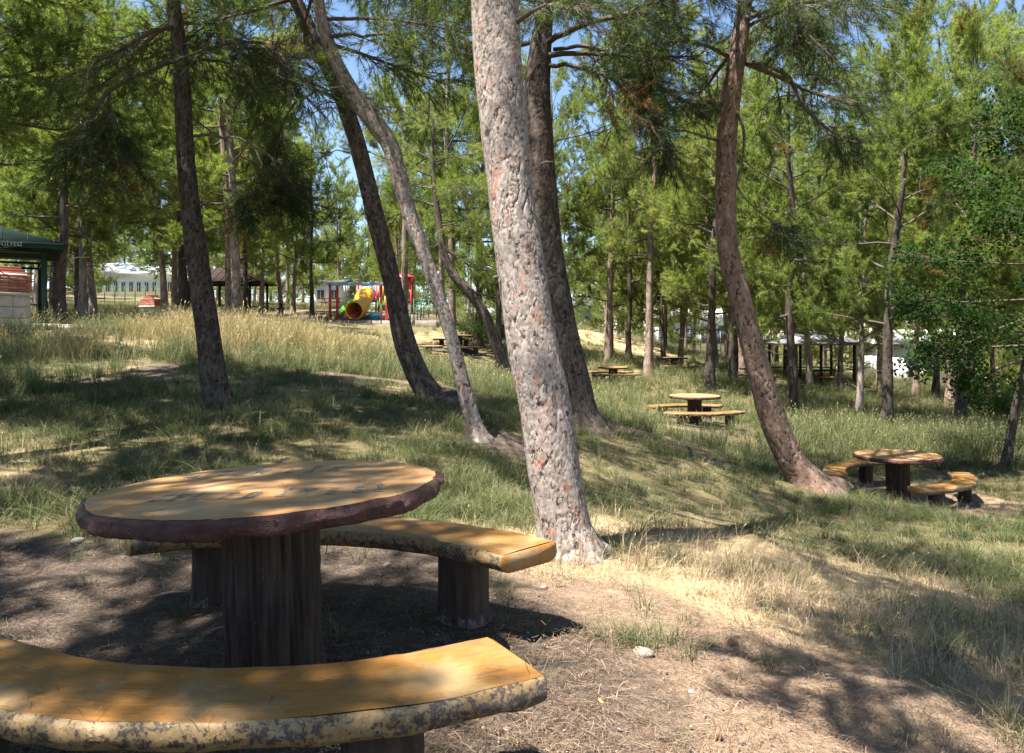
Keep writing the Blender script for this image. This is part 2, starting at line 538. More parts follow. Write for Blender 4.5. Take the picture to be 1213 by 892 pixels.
def stump_mat():
    m, nt, b = new_mat('brown_stump_paint'); g = NT(nt)
    v = g.coord('Object', (1, 1, 0.12)); o = g.coord()
    a = g.noise(v, 28, 5, 0.7); f = g.noise(o, 50, 5, 0.7)
    c = g.ramp(a, [(0.3, (0.014, 0.008, 0.005)), (0.55, (0.046, 0.026, 0.016)), (0.8, (0.085, 0.052, 0.032))])
    z = g.node('ShaderNodeSeparateXYZ'); g.l.new(o, z.inputs[0])
    low = g.math('SUBTRACT', 1.0, g.step(g.math('ADD', z.outputs[2], g.math('MULTIPLY', g.noise(g.coord('Object', (1, 1, .4)), 11, 5, .75), -0.34)), -0.185, -0.14))
    c = g.mix(g.math('MULTIPLY', low, 0.75), c, (0.28, 0.22, 0.18))
    c = g.mix(g.math('MULTIPLY', g.step(f, 0.66, 0.69), 0.5), c, (0.30, 0.25, 0.22))
    g.put(b.inputs['Base Color'], c); b.inputs['Roughness'].default_value = 0.8
    g.put(b.inputs['Normal'], g.bump(g.math('ADD', a, g.math('MULTIPLY', f, 0.3)), 0.8, 0.012))
    return m


M['rim'] = rim_mat(); M['stump'] = stump_mat()
M['letter'] = simple('worn_letter_groove', (0.22, 0.20, 0.16), 0.9, 0, 0.3, 40, 0.3)
M['letter_edge'] = simple('letter_groove_edge', (0.13, 0.08, 0.035), 0.9, 0, 0.3, 40, 0)


def ground_mat():
    m, nt, b = new_mat('forest_floor'); g = NT(nt)
    o = g.coord()
    soil = g.attr('soil'); dry = g.attr('dry')
    n1 = g.noise(o, 1.3, 5, 0.65); n2_ = g.noise(o, 9, 6, 0.7); n3 = g.noise(o, 70, 5, 0.75)
    # bare soil with needle litter: dark humus near the table and in painted shade, pale sandy elsewhere
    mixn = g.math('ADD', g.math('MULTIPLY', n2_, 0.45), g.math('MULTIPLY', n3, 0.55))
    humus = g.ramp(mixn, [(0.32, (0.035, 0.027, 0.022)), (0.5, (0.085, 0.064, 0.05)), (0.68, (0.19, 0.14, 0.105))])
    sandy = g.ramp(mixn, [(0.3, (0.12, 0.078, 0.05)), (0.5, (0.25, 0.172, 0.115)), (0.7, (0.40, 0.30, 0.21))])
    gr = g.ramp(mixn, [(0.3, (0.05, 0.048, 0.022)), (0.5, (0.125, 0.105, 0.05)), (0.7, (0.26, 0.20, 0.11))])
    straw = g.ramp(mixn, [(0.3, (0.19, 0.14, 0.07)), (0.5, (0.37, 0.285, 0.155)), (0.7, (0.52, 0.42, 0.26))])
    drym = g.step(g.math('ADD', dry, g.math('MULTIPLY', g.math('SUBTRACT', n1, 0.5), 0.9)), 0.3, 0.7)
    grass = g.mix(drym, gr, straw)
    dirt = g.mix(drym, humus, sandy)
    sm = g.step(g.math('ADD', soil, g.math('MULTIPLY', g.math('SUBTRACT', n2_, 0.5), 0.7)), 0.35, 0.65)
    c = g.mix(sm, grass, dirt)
    peb = g.vor(o, 42); pm = g.math('MULTIPLY', g.math('SUBTRACT', 1.0, g.step(peb.outputs['Distance'], 0.16, 0.26)), g.step(n2_, 0.5, 0.62))
    c = g.mix(g.math('MULTIPLY', pm, 0.6), c, (0.27, 0.235, 0.21))
    g.put(b.inputs['Base Color'], c); b.inputs['Roughness'].default_value = 0.95; b.inputs['Specular IOR Level'].default_value = 0.1
    h = g.math('ADD', g.math('MULTIPLY', n3, 0.6), g.math('ADD', n2_, g.math('MULTIPLY', pm, 0.4)))
    g.put(b.inputs['Normal'], g.bump(h, 0.9, 0.03))
    return m


M['ground'] = ground_mat()

# ------------------------------------------------------------------ terrain
CTRL = [(0, 0, 0.02), (-1.0, 3.1, 0.0), (-0.4, 3.7, 0.0), (-2.2, 2.0, 0.05), (1.5, 1.5, -0.02), (-2, -3, 0.1), (3, -3, -0.5),
        (3.2, 4.5, -0.5), (8, 4, -1.6), (-6, 2, 0.45), (-12, -5, 1.2), (12, -5, -2.2)]
for px, py, z in [(258, 478, 10), (505, 478, 11.5), (565, 519, 9.3), (674, 652, 5.3), (697, 509, 11.3), (955, 574, 11),
                  (1062, 594, 13.3), (823, 502, 20.9), (725, 457, 34), (797, 446, 46), (509, 430, 34), (1050, 512, 22),
                  (1193, 548, 15), (395, 379, 47), (52, 386, 22.4), (10, 391, 18.5), (180, 380, 45), (72, 385, 24),
                  (205, 378, 38), (340, 402, 21), (150, 358, 70), (1128, 485, 32), (1015, 490, 28), (958, 462, 38),
                  (720, 428, 38), (768, 445, 33), (845, 450, 36), (690, 392, 55), (0, 600, 6), (0, 482, 10), (0, 424, 15),
                  (1213, 640, 9), (900, 624, 8), (850, 664, 6.2), (1000, 630, 9), (800, 596, 8.4), (960, 596, 10), (480, 388, 44), (560, 392, 46), (300, 372, 50), (900, 446, 45)]:
    CTRL.append(tuple(W(px, py, z)))
CTRL += [(-60, 45, 4.2), (-70, 100, 7.5), (0, 100, 2.2), (30, 100, -2.0), (70, 100, -5), (50, 40, -5.5), (40, 10, -5), (-50, 0, 3.2),
         (-40, -40, 3), (40, -40, -5), (0, -40, 0.3), (-20, 75, 4.2), (0, 70, 2.0), (18, 62, -1.0)]
CTRL = np.array(CTRL)


def _tps_fit(C, lam=0.6):
    n = len(C)
    d = np.linalg.norm(C[:, None, :2] - C[None, :, :2], axis=2)
    K = d ** 2 * np.log(d + 1e-9); K[d < 1e-9] = 0
    P = np.hstack([np.ones((n, 1)), C[:, :2]])
    A = np.zeros((n + 3, n + 3)); A[:n, :n] = K + lam * np.eye(n); A[:n, n:] = P; A[n:, :n] = P.T
    return np.linalg.solve(A, np.concatenate([C[:, 2], np.zeros(3)]))


_TW = _tps_fit(CTRL)


def gz(x, y):
    """ground height"""
    x = np.atleast_1d(np.asarray(x, float)); y = np.atleast_1d(np.asarray(y, float))
    xc = np.clip(x, -75, 75); yc = np.clip(y, -42, 105)
    out = np.empty(len(x))
    for s in range(0, len(x), 20000):
        xs = xc[s:s + 20000]; ys = yc[s:s + 20000]
        d = np.hypot(xs[:, None] - CTRL[None, :, 0], ys[:, None] - CTRL[None, :, 1]) + 1e-9
        out[s:s + 20000] = (d ** 2 * np.log(d)) @ _TW[:-3] + _TW[-3] + _TW[-2] * xs + _TW[-1] * ys
    r = np.hypot(x, y - 10)
    out += (n2(x, y, 0.9, 3, 3) - 0.5) * 0.10 * sstep(1.5, 6, r) * (1 - sstep(30, 60, r))
    return out


def gz1(x, y): return float(gz([x], [y])[0])


def blob(x, y, cx, cy, rx, ry, soft=0.5):
    d = np.hypot((x - cx) / rx, (y - cy) / ry)
    return 1 - sstep(1 - soft, 1 + soft, d)


def soil_mask(x, y):
    s = blob(x, y, -1.6, 2.9, 2.9, 2.3, 0.25)
    s = np.maximum(s, blob(x, y, -4.2, 3.0, 2.6, 2.4, 0.3))
    s = np.maximum(s, blob(x, y, 0.5, 2.2, 1.7, 2.0, 0.3))
    s = np.maximum(s, 0.75 * blob(x, y, 0.4, 3.9, 0.8, 0.9, 0.4))
    s = np.maximum(s, 0.5 * blob(x, y, 2.6, 12.6, 1.9, 1.2, 0.4))
    s = np.maximum(s, 0.55 * blob(x, y, 4.2, 17.5, 2.0, 1.8, 0.5))
    s = np.maximum(s, .62 * sstep(.57, .66, n2(x, y, .62, 61, 3)) * sstep(5, 6.5, y) * (1 - sstep(17, 22, y)))
    for tx, ty in ((5.0, 20.6), (4.5, 33.6), (8.5, 39), (-3.7, 33), (6.7, 13), (12.6, 39.6), (-2.7, 38.2)): s = np.maximum(s, .62 * blob(x, y, tx, ty, 1.9, 1.9, .35))
    s = np.maximum(s, 0.8 * blob(x, y, 6.4, 12.9, 1.6, 1.5, 0.4))
    s = np.maximum(s, 0.7 * blob(x, y, 0.1, 9.3, 0.8, 0.7, 0.4))
    s = np.maximum(s, 0.7 * blob(x, y, -3.2, 29.5, 3.0, 6.0, 0.4))
    s = np.maximum(s, 0.8 * blob(x, y, -13.2, 22.5, 5.0, 2.6, 0.3))
    s = np.maximum(s, 0.7 * blob(x, y, -10.5, 50, 7, 7, 0.3))
    return s


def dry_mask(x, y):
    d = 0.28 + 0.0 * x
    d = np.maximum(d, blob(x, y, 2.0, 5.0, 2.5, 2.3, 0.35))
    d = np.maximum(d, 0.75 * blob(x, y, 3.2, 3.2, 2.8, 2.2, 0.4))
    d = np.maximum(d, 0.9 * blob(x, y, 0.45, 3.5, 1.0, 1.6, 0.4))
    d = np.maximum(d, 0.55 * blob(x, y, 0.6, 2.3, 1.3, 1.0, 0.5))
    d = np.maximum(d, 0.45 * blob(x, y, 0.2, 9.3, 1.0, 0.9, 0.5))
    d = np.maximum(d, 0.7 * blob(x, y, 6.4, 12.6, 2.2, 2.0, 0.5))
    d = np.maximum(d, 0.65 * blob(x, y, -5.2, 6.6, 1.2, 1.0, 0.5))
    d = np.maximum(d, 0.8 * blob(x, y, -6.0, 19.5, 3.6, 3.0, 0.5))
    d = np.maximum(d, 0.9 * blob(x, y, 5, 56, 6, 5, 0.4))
    d = d - .5 * blob(x, y, 2.8, 13.0, 3.0, 4.5, 0.4)  # paints tree shade: lower dryness darkens the ground here
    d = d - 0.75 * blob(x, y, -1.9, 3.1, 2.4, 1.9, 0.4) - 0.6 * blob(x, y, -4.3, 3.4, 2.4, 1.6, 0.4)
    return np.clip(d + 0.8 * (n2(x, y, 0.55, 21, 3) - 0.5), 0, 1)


def build_ground():
    n = 275; a = 1.6
    u = np.linspace(-1, 1, n)
    b = math.asinh(420 / a)
    xs = a * np.sinh(b * u) + 0.3
    ys = a * np.sinh(b * u) + 4.0
    X, Y = np.meshgrid(xs, ys)
    x = X.ravel(); y = Y.ravel()
    z = gz(x, y)
    r = np.hypot(x, y - 3)
    z += ((n2(x, y, 5, 5, 3) - 0.5) * 0.05 + (n2(x, y, 17, 6, 2) - 0.5) * 0.022) * (1 - sstep(6, 16, r))
    i = np.arange(n - 1)[:, None] * n + np.arange(n - 1)[None, :]
    q = np.stack([i, i + 1, i + n + 1, i + n], -1).reshape(-1, 4)
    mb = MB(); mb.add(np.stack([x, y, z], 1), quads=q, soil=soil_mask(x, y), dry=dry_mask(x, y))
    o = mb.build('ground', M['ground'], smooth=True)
    tag(o, 'sloping forest floor of bare soil, dry straw and grass', 'ground', kind='structure')


build_ground()

# ------------------------------------------------------------------ scattered ground cover
SRC = bpy.data.collections.new('cover_sources')


def scatter(name, pts, rot, scl, idx, sources, label, cat):
    me = bpy.data.meshes.new(name)
    me.vertices.add(len(pts)); me.vertices.foreach_set('co', np.asarray(pts, np.float32).ravel())
    for nm, ty, arr in (('rot', 'FLOAT_VECTOR', rot), ('scl', 'FLOAT_VECTOR', scl)):
        at = me.attributes.new(nm, ty, 'POINT'); at.data.foreach_set('vector', np.asarray(arr, np.float32).ravel())
    at = me.attributes.new('idx', 'INT', 'POINT'); at.data.foreach_set('value', np.asarray(idx, np.int32))
    me.update()
    c = bpy.data.collections.new(name + '_sources')
    for k, s in enumerate(sources):
        s.name = '%s_source_%02d' % (name, k)
        COL.objects.unlink(s); c.objects.link(s)
    ng = bpy.data.node_groups.new(name, 'GeometryNodeTree')
    ng.interface.new_socket('Geometry', in_out='INPUT', socket_type='NodeSocketGeometry')
    ng.interface.new_socket('Geometry', in_out='OUTPUT', socket_type='NodeSocketGeometry')
    N = ng.nodes; L = ng.links
    gi = N.new('NodeGroupInput'); go = N.new('NodeGroupOutput')
    ci = N.new('GeometryNodeCollectionInfo'); ci.inputs[0].default_value = c
    ci.inputs[1].default_value = True; ci.inputs[2].default_value = True
    ip = N.new('GeometryNodeInstanceOnPoints')
    ip.inputs['Pick Instance'].default_value = True

    def at_node(nm, ty):
        a = N.new('GeometryNodeInputNamedAttribute'); a.data_type = ty; a.inputs[0].default_value = nm
        return a.outputs[0]
    L.new(gi.outputs[0], ip.inputs['Points']); L.new(ci.outputs[0], ip.inputs['Instance'])
    L.new(at_node('idx', 'INT'), ip.inputs['Instance Index'])
    er = N.new('FunctionNodeEulerToRotation')
    L.new(at_node('rot', 'FLOAT_VECTOR'), er.inputs[0]); L.new(er.outputs[0], ip.inputs['Rotation'])
    L.new(at_node('scl', 'FLOAT_VECTOR'), ip.inputs['Scale'])
    L.new(ip.outputs[0], go.inputs[0])
    o = bpy.data.objects.new(name, me); COL.objects.link(o)
    md = o.modifiers.new('scatter', 'NODES'); md.node_group = ng
    tag(o, label, cat, kind='stuff')
    return o


def tuft(name, mat, nblades, hgt, width, spread, bend, seed, tlo=0.0, thi=0.8, heads=0.0, segs=3):
    """one grass tuft: bent tapering blades, some with a seed head"""
    r = np.random.default_rng(seed); mb = MB()
    for k in range(nblades):
        a = r.uniform(0, 2 * math.pi); d = r.uniform(0, spread)
        base = np.array([math.cos(a) * d, math.sin(a) * d, -0.02])
        az = a + r.normal(0, 0.9); h = hgt * r.uniform(0.45, 1.1); bd = bend * r.uniform(0.3, 1.4)
        w = width * r.uniform(0.7, 1.3)
        s = np.linspace(0, 1, segs + 1)
        out = np.array([math.cos(az), math.sin(az), 0]); side = np.array([-out[1], out[0], 0])
        tw = r.uniform(-1, 1); side = side * math.cos(tw) + out * math.sin(tw)
        P = base + out * (bd * h * s[:, None] ** 2) + np.array([0, 0, 1.]) * (h * (s - 0.35 * bd * s ** 2))[:, None]
        ww = w * (1 - 0.85 * s)
        V = np.vstack([P - side * ww[:, None] / 2, P + side * ww[:, None] / 2])
        q = [(i, i + segs + 1, i + segs + 2, i + 1) for i in range(segs)]
        t = r.uniform(tlo, thi)
        mb.add(V, quads=q, tint=np.tile(t + 0.25 * s, 2))
        if r.random() < heads:
            tip = P[-1]; hd = (P[-1] - P[-2]); hd /= np.linalg.norm(hd)
            L = h * 0.12; sw = w * 0.8
            V = np.array([tip, tip + hd * L * 0.4 + side * sw, tip + hd * L, tip + hd * L * 0.4 - side * sw])
            mb.add(V, quads=[(0, 1, 2, 3)], tint=0.8)
    return mb.build(name, mat)


def litter_src(name, mat, n, L, wd, seed, spread=0.14):
    r = np.random.default_rng(seed); mb = MB()
    for k in range(n):
        a = r.uniform(0, 2 * math.pi); c = np.array([r.normal(0, spread), r.normal(0, spread), r.uniform(0.002, 0.012)])
        l = L * r.uniform(0.4, 1.2); w = wd * r.uniform(0.6, 1.6)
        d = np.array([math.cos(a), math.sin(a), r.normal(0, 0.09)]); s = np.array([-d[1], d[0], 0.15])
        bow = s * l * r.normal(0, 0.04)
        V = np.array([c - d * l / 2 - s * w / 2, c - d * l / 2 + s * w / 2, c + bow - s * w / 2, c + bow + s * w / 2,
                      c + d * l / 2 - s * w / 2, c + d * l / 2 + s * w / 2])
        mb.add(V, quads=[(0, 2, 3, 1), (2, 4, 5, 3)], tint=r.uniform(0, 1))
    return mb.build(name, mat)


def pebble_src(name, seed):
    r = np.random.default_rng(seed)
    import bmesh
    bm = bmesh.new(); bmesh.ops.create_icosphere(bm, subdivisions=1, radius=1)
    V = np.array([v.co[:] for v in bm.verts]); T = [[v.index for v in f.verts] for f in bm.faces]; bm.free()
    V = V * (1 + r.normal(0, 0.14, (len(V), 1))) * np.array([1, r.uniform(.6, .9), r.uniform(.4, .6)])
    return MB().add(V, tris=T).build(name, M['pebble'], smooth=True)


def sample(n, ymin, ymax, power=1.0, half=0.80, xextra=1.2):
    """random ground points in the wedge the place is seen in, denser near"""
    u = rng.random(n)
    if power == 0: y = ymin * (ymax / ymin) ** u
    else: y = (ymin ** power + u * (ymax ** power - ymin ** power)) ** (1 / power)
    x = rng.uniform(-1, 1, n) * (y * half + xextra)
    return x, y


def avoid(x, y):
    k = np.ones(len(x), bool)
    k &= np.hypot(x + 1.0, y - 3.1) > 0.28
    return k


def make_cover():
    # ---- green grass
    def run(name, n, ymin, ymax, power, dens, srcs, smin, smax, label, cat, grow=0.012, half=.80):
        x, y = sample(n, ymin, ymax, power, half)
        d = dens(x, y)
        k = (rng.random(n) < d) & avoid(x, y)
        x = x[k]; y = y[k]; d = d[k]
        m = len(x)
        z = gz(x, y)
        rot = np.stack([rng.normal(0, .12, m), rng.normal(0, .12, m), rng.uniform(0, 6.28, m)], 1)
        s = rng.uniform(smin, smax, m) * (0.65 + 0.35 * np.clip(d, 0, 1)) * (1 + grow * y)
        scl = np.stack([s * (1 + grow * 1.5 * y), s * (1 + grow * 1.5 * y), s], 1)
        scatter(name, np.stack([x, y, z], 1), rot, scl, rng.integers(0, len(srcs), m), srcs, label, cat)
        return m

    def patch(x, y, sc, seed): return n2(x, y, sc, seed, 3)

    def dgreen(x, y):
        s = soil_mask(x, y); d = dry_mask(x, y)
        p = .45 * patch(x, y, 0.45, 31) + .55 * patch(x, y, 1.5, 32)
        g = sstep(0.46, 0.60, p + 0.18 * (1 - d) - 0.12 * d)
        g = np.maximum(g, 0.75 * blob(x, y, 3.1, 7.9, .9, .7, .4))
        g = np.maximum(g, 0.8 * blob(x, y, 1.15, 7.7, .5, 1.0, .4))
        g = np.maximum(g, 0.8 * blob(x, y, -0.25, 7.4, .6, 1.2, .4))
        g = np.maximum(g, 0.95 * blob(x, y, 10, 19, 5, 4.0, .3))
        near = np.maximum.reduce([blob(x, y, .62, 3.6, .20, .16, .5), blob(x, y, 1.12, 3.5, .16, .12, .5), blob(x, y, .72, 5.6, .22, .3, .5), .6 * blob(x, y, 2.3, 4.1, .5, .3, .5), .5 * blob(x, y, 1.7, 5.6, .7, .4, .5), .6 * blob(x, y, 2.9, 5.2, .6, .5, .5)])
        g = np.maximum(g, 0.85 * blob(x, y, -7, 9.5, 4, 3, .4))
        g = g * (.45 + .55 * sstep(.40, .56, patch(x, y, 2.6, 34))) * (1 - sstep(0.25, 0.6, s)) * (1 - 0.85 * blob(x, y, 2.0, 4.6, 2.3, 1.7, .3)) * (1 - .5 * blob(x, y, 2.4, 8.2, 2.4, 2.6, .3))
        return np.clip(np.maximum(g * 0.95, near * .35) + 0.02, 0, 1) * sstep(2.2, 3.2, y)

    def dstraw(x, y):
        s = soil_mask(x, y); d = dry_mask(x, y)
        return np.clip((0.30 + 0.7 * sstep(0.3, 0.7, d)) * (1 - sstep(0.35, 0.75, s)) + 0.012, 0, 1)

    gs = [tuft('t', M['grass'], 20, .25, .0064, .08, .85, 100 + k, 0.0, 0.75, heads=.06 if k % 2 else 0) for k in range(5)]
    run('green_grass', 30000, 2.4, 17, 0.55, dgreen, gs, .55, 1.15, 'short green grass growing over the slope', 'grass')
    gs2 = [tuft('t', M['grass'], 26, .46, .0085, .16, .5, 120 + k, 0.05, 0.85, heads=.25) for k in range(4)]
    run('meadow_grass', 26000, 15, 62, 0.8, lambda x, y: np.clip(dgreen(x, y) * 1.1 + 0.18 * (1 - sstep(.2, .55, soil_mask(x, y))), 0, 1) * (1 - .8 * blob(x, y, -7.5, 37, 7, 10, .3)), gs2, .7, 1.3,
        'long meadow grass under the far pines', 'grass', 0.004, .72)
    ss = [tuft('t', M['straw'], 16, (.10 if k < 4 else .24), .0042, .13, (1.6 if k < 4 else .7), 140 + k, 0.0, 0.8, heads=.03 if k < 4 else .15) for k in range(5)]
    run('dry_grass', 30000, 1.7, 17, 0.45, lambda x, y: dstraw(x, y) * (.6 + .4 * sstep(.42, .58, patch(x, y, 1.3, 36))), ss, .5, 1.25, 'bleached dry grass on the open slope', 'dry grass')
    ss2 = [tuft('t', M['straw'], 18, .32, .008, .16, .8, 160 + k, 0.0, 0.7, heads=.15) for k in range(3)]
    run('far_dry_grass', 9000, 15, 60, 0.8, lambda x, y: dstraw(x, y) * .8 * (1 - .6 * blob(x, y, -7.5, 37, 7, 10, .3)), ss2, .6, 1.2, 'pale dry grass between the far tables', 'dry grass', 0.004, .72)
    # tall weeds on the left mound, tall green stand on the right
    ws = [tuft('t', M['weed'], 30, .85, .012, .22, .35, 180 + k, 0.0, 0.8, heads=.3, segs=4) for k in range(3)]

    def dweed(x, y):
        return np.clip(blob(x, y, -6.4, 19.5, 3.0, 2.6, .4) * (0.5 + patch(x, y, .6, 44)) + .5 * blob(x, y, -9.5, 16.5, 3, 2, .5) * sstep(.45, .6, patch(x, y, .8, 45)), 0, 1)
    run('tall_weeds', 9000, 12, 26, 1.0, dweed, ws, .5, 1.15, 'tall straw-coloured weeds on the mound before the playground', 'weeds', 0.0, .7)
    tg = [tuft('t', M['grass'], 30, .75, .011, .2, .4, 190 + k, -0.1, 0.55, heads=.3, segs=4) for k in range(3)]

    def dtall(x, y):
        return np.clip(blob(x, y, 10.2, 19, 4.0, 3.6, .4) * (0.35 + patch(x, y, .7, 47)) + .75 * blob(x, y, -9.0, 12.5, 3.0, 3.0, .5) * sstep(.42, .6, patch(x, y, .7, 48))
                       + .5 * blob(x, y, 13.5, 27, 5, 6, .5), 0, 1)
    run('tall_green_grass', 9000, 9, 32, 1.0, dtall, tg, .5, 1.1, 'tall lush green grass in the shade behind the tables', 'grass', 0.0, .75)
    # needle litter and gravel near the tables
    ls = [litter_src('l', M['litter'], 40, .050, .0013, 200 + k) for k in range(4)]

    def dlit(x, y): return np.clip(0.25 + 0.75 * soil_mask(x, y) + 0.5 * dry_mask(x, y), 0, 1) * .9
    x, y = sample(9000, 1.5, 14, 0.35); k = rng.random(len(x)) < dlit(x, y); x, y = x[k], y[k]; m = len(x)
    scatter('needle_litter', np.stack([x, y, gz(x, y) + .008], 1), np.stack([rng.normal(0, .06, m), rng.normal(0, .06, m), rng.uniform(0, 6.3, m)], 1),
            np.repeat(rng.uniform(.7, 1.3, m)[:, None], 3, 1), rng.integers(0, 4, m), ls, 'fallen brown pine needles littering the bare soil', 'needle litter')
    ps = [pebble_src('p', 220 + k) for k in range(5)]
    x, y = sample(14000, 1.5, 12, 0.4); k = rng.random(len(x)) < np.clip(soil_mask(x, y) * .8 + .05, 0, 1); x, y = x[k], y[k]; m = len(x)
    scatter('gravel', np.stack([x, y, gz(x, y) + .004], 1), rng.uniform(0, 6.3, (m, 3)) * np.array([.1, .1, 1]),
            np.repeat((.003 + .007 * rng.random(m) ** 3)[:, None], 3, 1), rng.integers(0, 5, m), ps, 'small grey gravel scattered over the bare soil', 'gravel')


make_cover()

# ------------------------------------------------------------------ trees
def trunk_mesh(name, mat, path, rad, parent, sides=40, step=0.05, cell=(0.05, 0.09), depth=0.010, seed=1, lump=0.06, zfine=None, fis=1.5):
    """bark-plated trunk: path and radii resampled, plates displaced from a cellular pattern"""
    P = catmull(np.hstack([np.asarray(path, float), np.asarray(rad, float)[:, None]]), step)
    if zfine is not None:
        k = np.ones(len(P), bool); hi = np.where(P[:, 2] > zfine)[0]; k[hi] = (hi % 6 == 0); k[-1] = True; P = P[k]
    C, R = P[:, :3], np.maximum(P[:, 3], 0.004)
    T, N, B = frames(C)
    n = len(C); m = sides
    arc = np.concatenate([[0], np.cumsum(np.linalg.norm(np.diff(C, axis=0), axis=1))])
    a = np.arange(m) / m * 2 * math.pi
    rm = float(np.median(R))
    wrap = max(5, int(round(2 * math.pi * rm / cell[0])))
    A, S_ = np.meshgrid(a, arc)
    ul = A.ravel() / (2 * math.pi); s = S_.ravel()
    jit = vnoise(np.stack([np.cos(A.ravel()) * rm, np.sin(A.ravel()) * rm, s], 1), 7, seed + 5, 2) - .5
    f1, e1, c1 = worley(ul * wrap + jit * 1.2, s / cell[1] + jit * 0.8, wrap, seed)
    q3 = np.stack([np.cos(A.ravel()) * rm, np.sin(A.ravel()) * rm, s * .45], 1)
    w2 = wrap * 2
    f1b, e1b, c1b = worley(ul * w2 + jit * 2, s / (cell[1] * .5) + jit, w2, seed + 3)
    w3 = max(4, wrap // 3)
    f1c, e1c, c1c = worley(ul * w3 + jit * 1.5, s / (cell[1] * 7.0) + jit, w3, seed + 6)
    gate = sstep(.45, .62, vnoise(q3, .45 / cell[0], seed + 21, 3))
    gate2 = sstep(.47, .64, vnoise(q3, .16 / cell[0], seed + 23, 2))
    fiss = (1 - sstep(0.0, .13, e1c)) * gate2
    crack = np.clip((1 - (1 - sstep(0.02, 0.20, e1)) * (.15 + .85 * gate)) * (1 - .85 * fiss) * (.8 + .2 * sstep(0, .2, e1b)), 0, 1)
    lum = vnoise(np.stack([np.cos(A.ravel()) * rm, np.sin(A.ravel()) * rm, s * .6], 1), 3.5, seed + 9, 3) - .5
    Rr = np.repeat(R, m)
    sb = np.maximum(s - .22, 0)
    lob = vnoise(np.stack([np.cos(A.ravel()) * 1.6, np.sin(A.ravel()) * 1.6, 0 * s + seed], 1), 1.3, seed + 31, 1)
    Rr = Rr * (1 + .32 * np.exp(-sb / .10) * sstep(.35, .75, lob))
    dd = Rr * (1 + lump * 2 * lum) + np.minimum(depth, Rr * .25) * (crack - .6 + .35 * (c1 - .5) + .3 * (c1b - .5) - fis * fiss)
    V = (np.repeat(C, m, 0) + dd[:, None] * (np.cos(A.ravel())[:, None] * np.repeat(N, m, 0) + np.sin(A.ravel())[:, None] * np.repeat(B, m, 0)))
    i = np.arange(n - 1)[:, None] * m; j = np.arange(m)[None, :]; k = (j + 1) % m
    Q = np.stack([i + j, i + k, i + m + k, i + m + j], -1).reshape(-1, 4)
    mb = MB(); mb.add(V, quads=Q, crack=crack, cell=.6 * c1 + .4 * c1b)
    return mb.build(name, mat, parent, smooth=True)


def rand_perp(d, r):
    a = r.normal(size=d.shape); a -= d * (a * d).sum(-1, keepdims=True)
    return a / (np.linalg.norm(a, axis=-1, keepdims=True) + 1e-9)


def needles(mb, P, D, tint, K, L, wd, r, splay=0.75):
    """K needle triangles at each tuft point P with twig direction D"""
    n = len(P)
    if n == 0: return
    Pk = np.repeat(P, K, 0); Dk = np.repeat(D, K, 0)
    perp = rand_perp(Dk, r)
    dirs = Dk * r.uniform(0.35, 1.0, (n * K, 1)) + perp * splay * r.uniform(0.5, 1.1, (n * K, 1)) + np.array([0, 0, -0.12])
    dirs /= np.linalg.norm(dirs, axis=1)[:, None]
    ll = L * r.uniform(0.65, 1.15, (n * K, 1))
    side = np.cross(dirs, r.normal(size=dirs.shape)); side /= np.linalg.norm(side, axis=1)[:, None] + 1e-9
    b = Pk + Dk * r.uniform(-.06, .06, (n * K, 1))
    V = np.stack([b - side * wd / 2, b + side * wd / 2, b + dirs * ll], 1).reshape(-1, 3)
    T = np.arange(n * K * 3).reshape(-1, 3)
    tt = np.repeat(np.repeat(tint, K) + np.where(np.repeat(tint, K) > 1.5, 0, r.normal(0, .07, n * K)), 3)
    mb.add(V, tris=T, tint=tt)


def leaves(mb, P, D, tint, K, L, wd, r):
    n = len(P)
    if n == 0: return
    Pk = np.repeat(P, K, 0) + r.normal(0, .07, (n * K, 3))
    d = r.normal(size=(n * K, 3)); d[:, 2] -= .4; d /= np.linalg.norm(d, axis=1)[:, None]
    s = rand_perp(d, r); nn = np.cross(d, s)
    ll = L * r.uniform(.6, 1.2, (n * K, 1)); ww = wd * r.uniform(.7, 1.2, (n * K, 1))
    V = np.stack([Pk, Pk + d * ll * .5 + s * ww / 2 + nn * ll * .08, Pk + d * ll, Pk + d * ll * .5 - s * ww / 2 + nn * ll * .08], 1).reshape(-1, 3)
    q = np.arange(n * K * 4).reshape(-1, 4)
    mb.add(V, quads=q, tint=np.repeat(np.repeat(tint, K) + r.normal(0, .1, n * K), 4))


def polyline(start, d0, length, npts, r, droop=0.0, wob=0.1, up=0.0):
    pts = [np.array(start, float)]; d = np.array(d0, float); d /= np.linalg.norm(d)
    st = length / (npts - 1)
    for i in range(npts - 1):
        t = i / max(1, npts - 2)
        d = d + r.normal(0, wob, 3) + np.array([0, 0, (-droop * (1 - t * .3) + up * t)])
        d /= np.linalg.norm(d)
        pts.append(pts[-1] + d * st)
    return np.array(pts)


def interp(P, t):
    x = t * (len(P) - 1); i = min(int(x), len(P) - 2); f = x - i
    d = P[i + 1] - P[i]
    return P[i] * (1 - f) + P[i + 1] * f, d / (np.linalg.norm(d) + 1e-9)


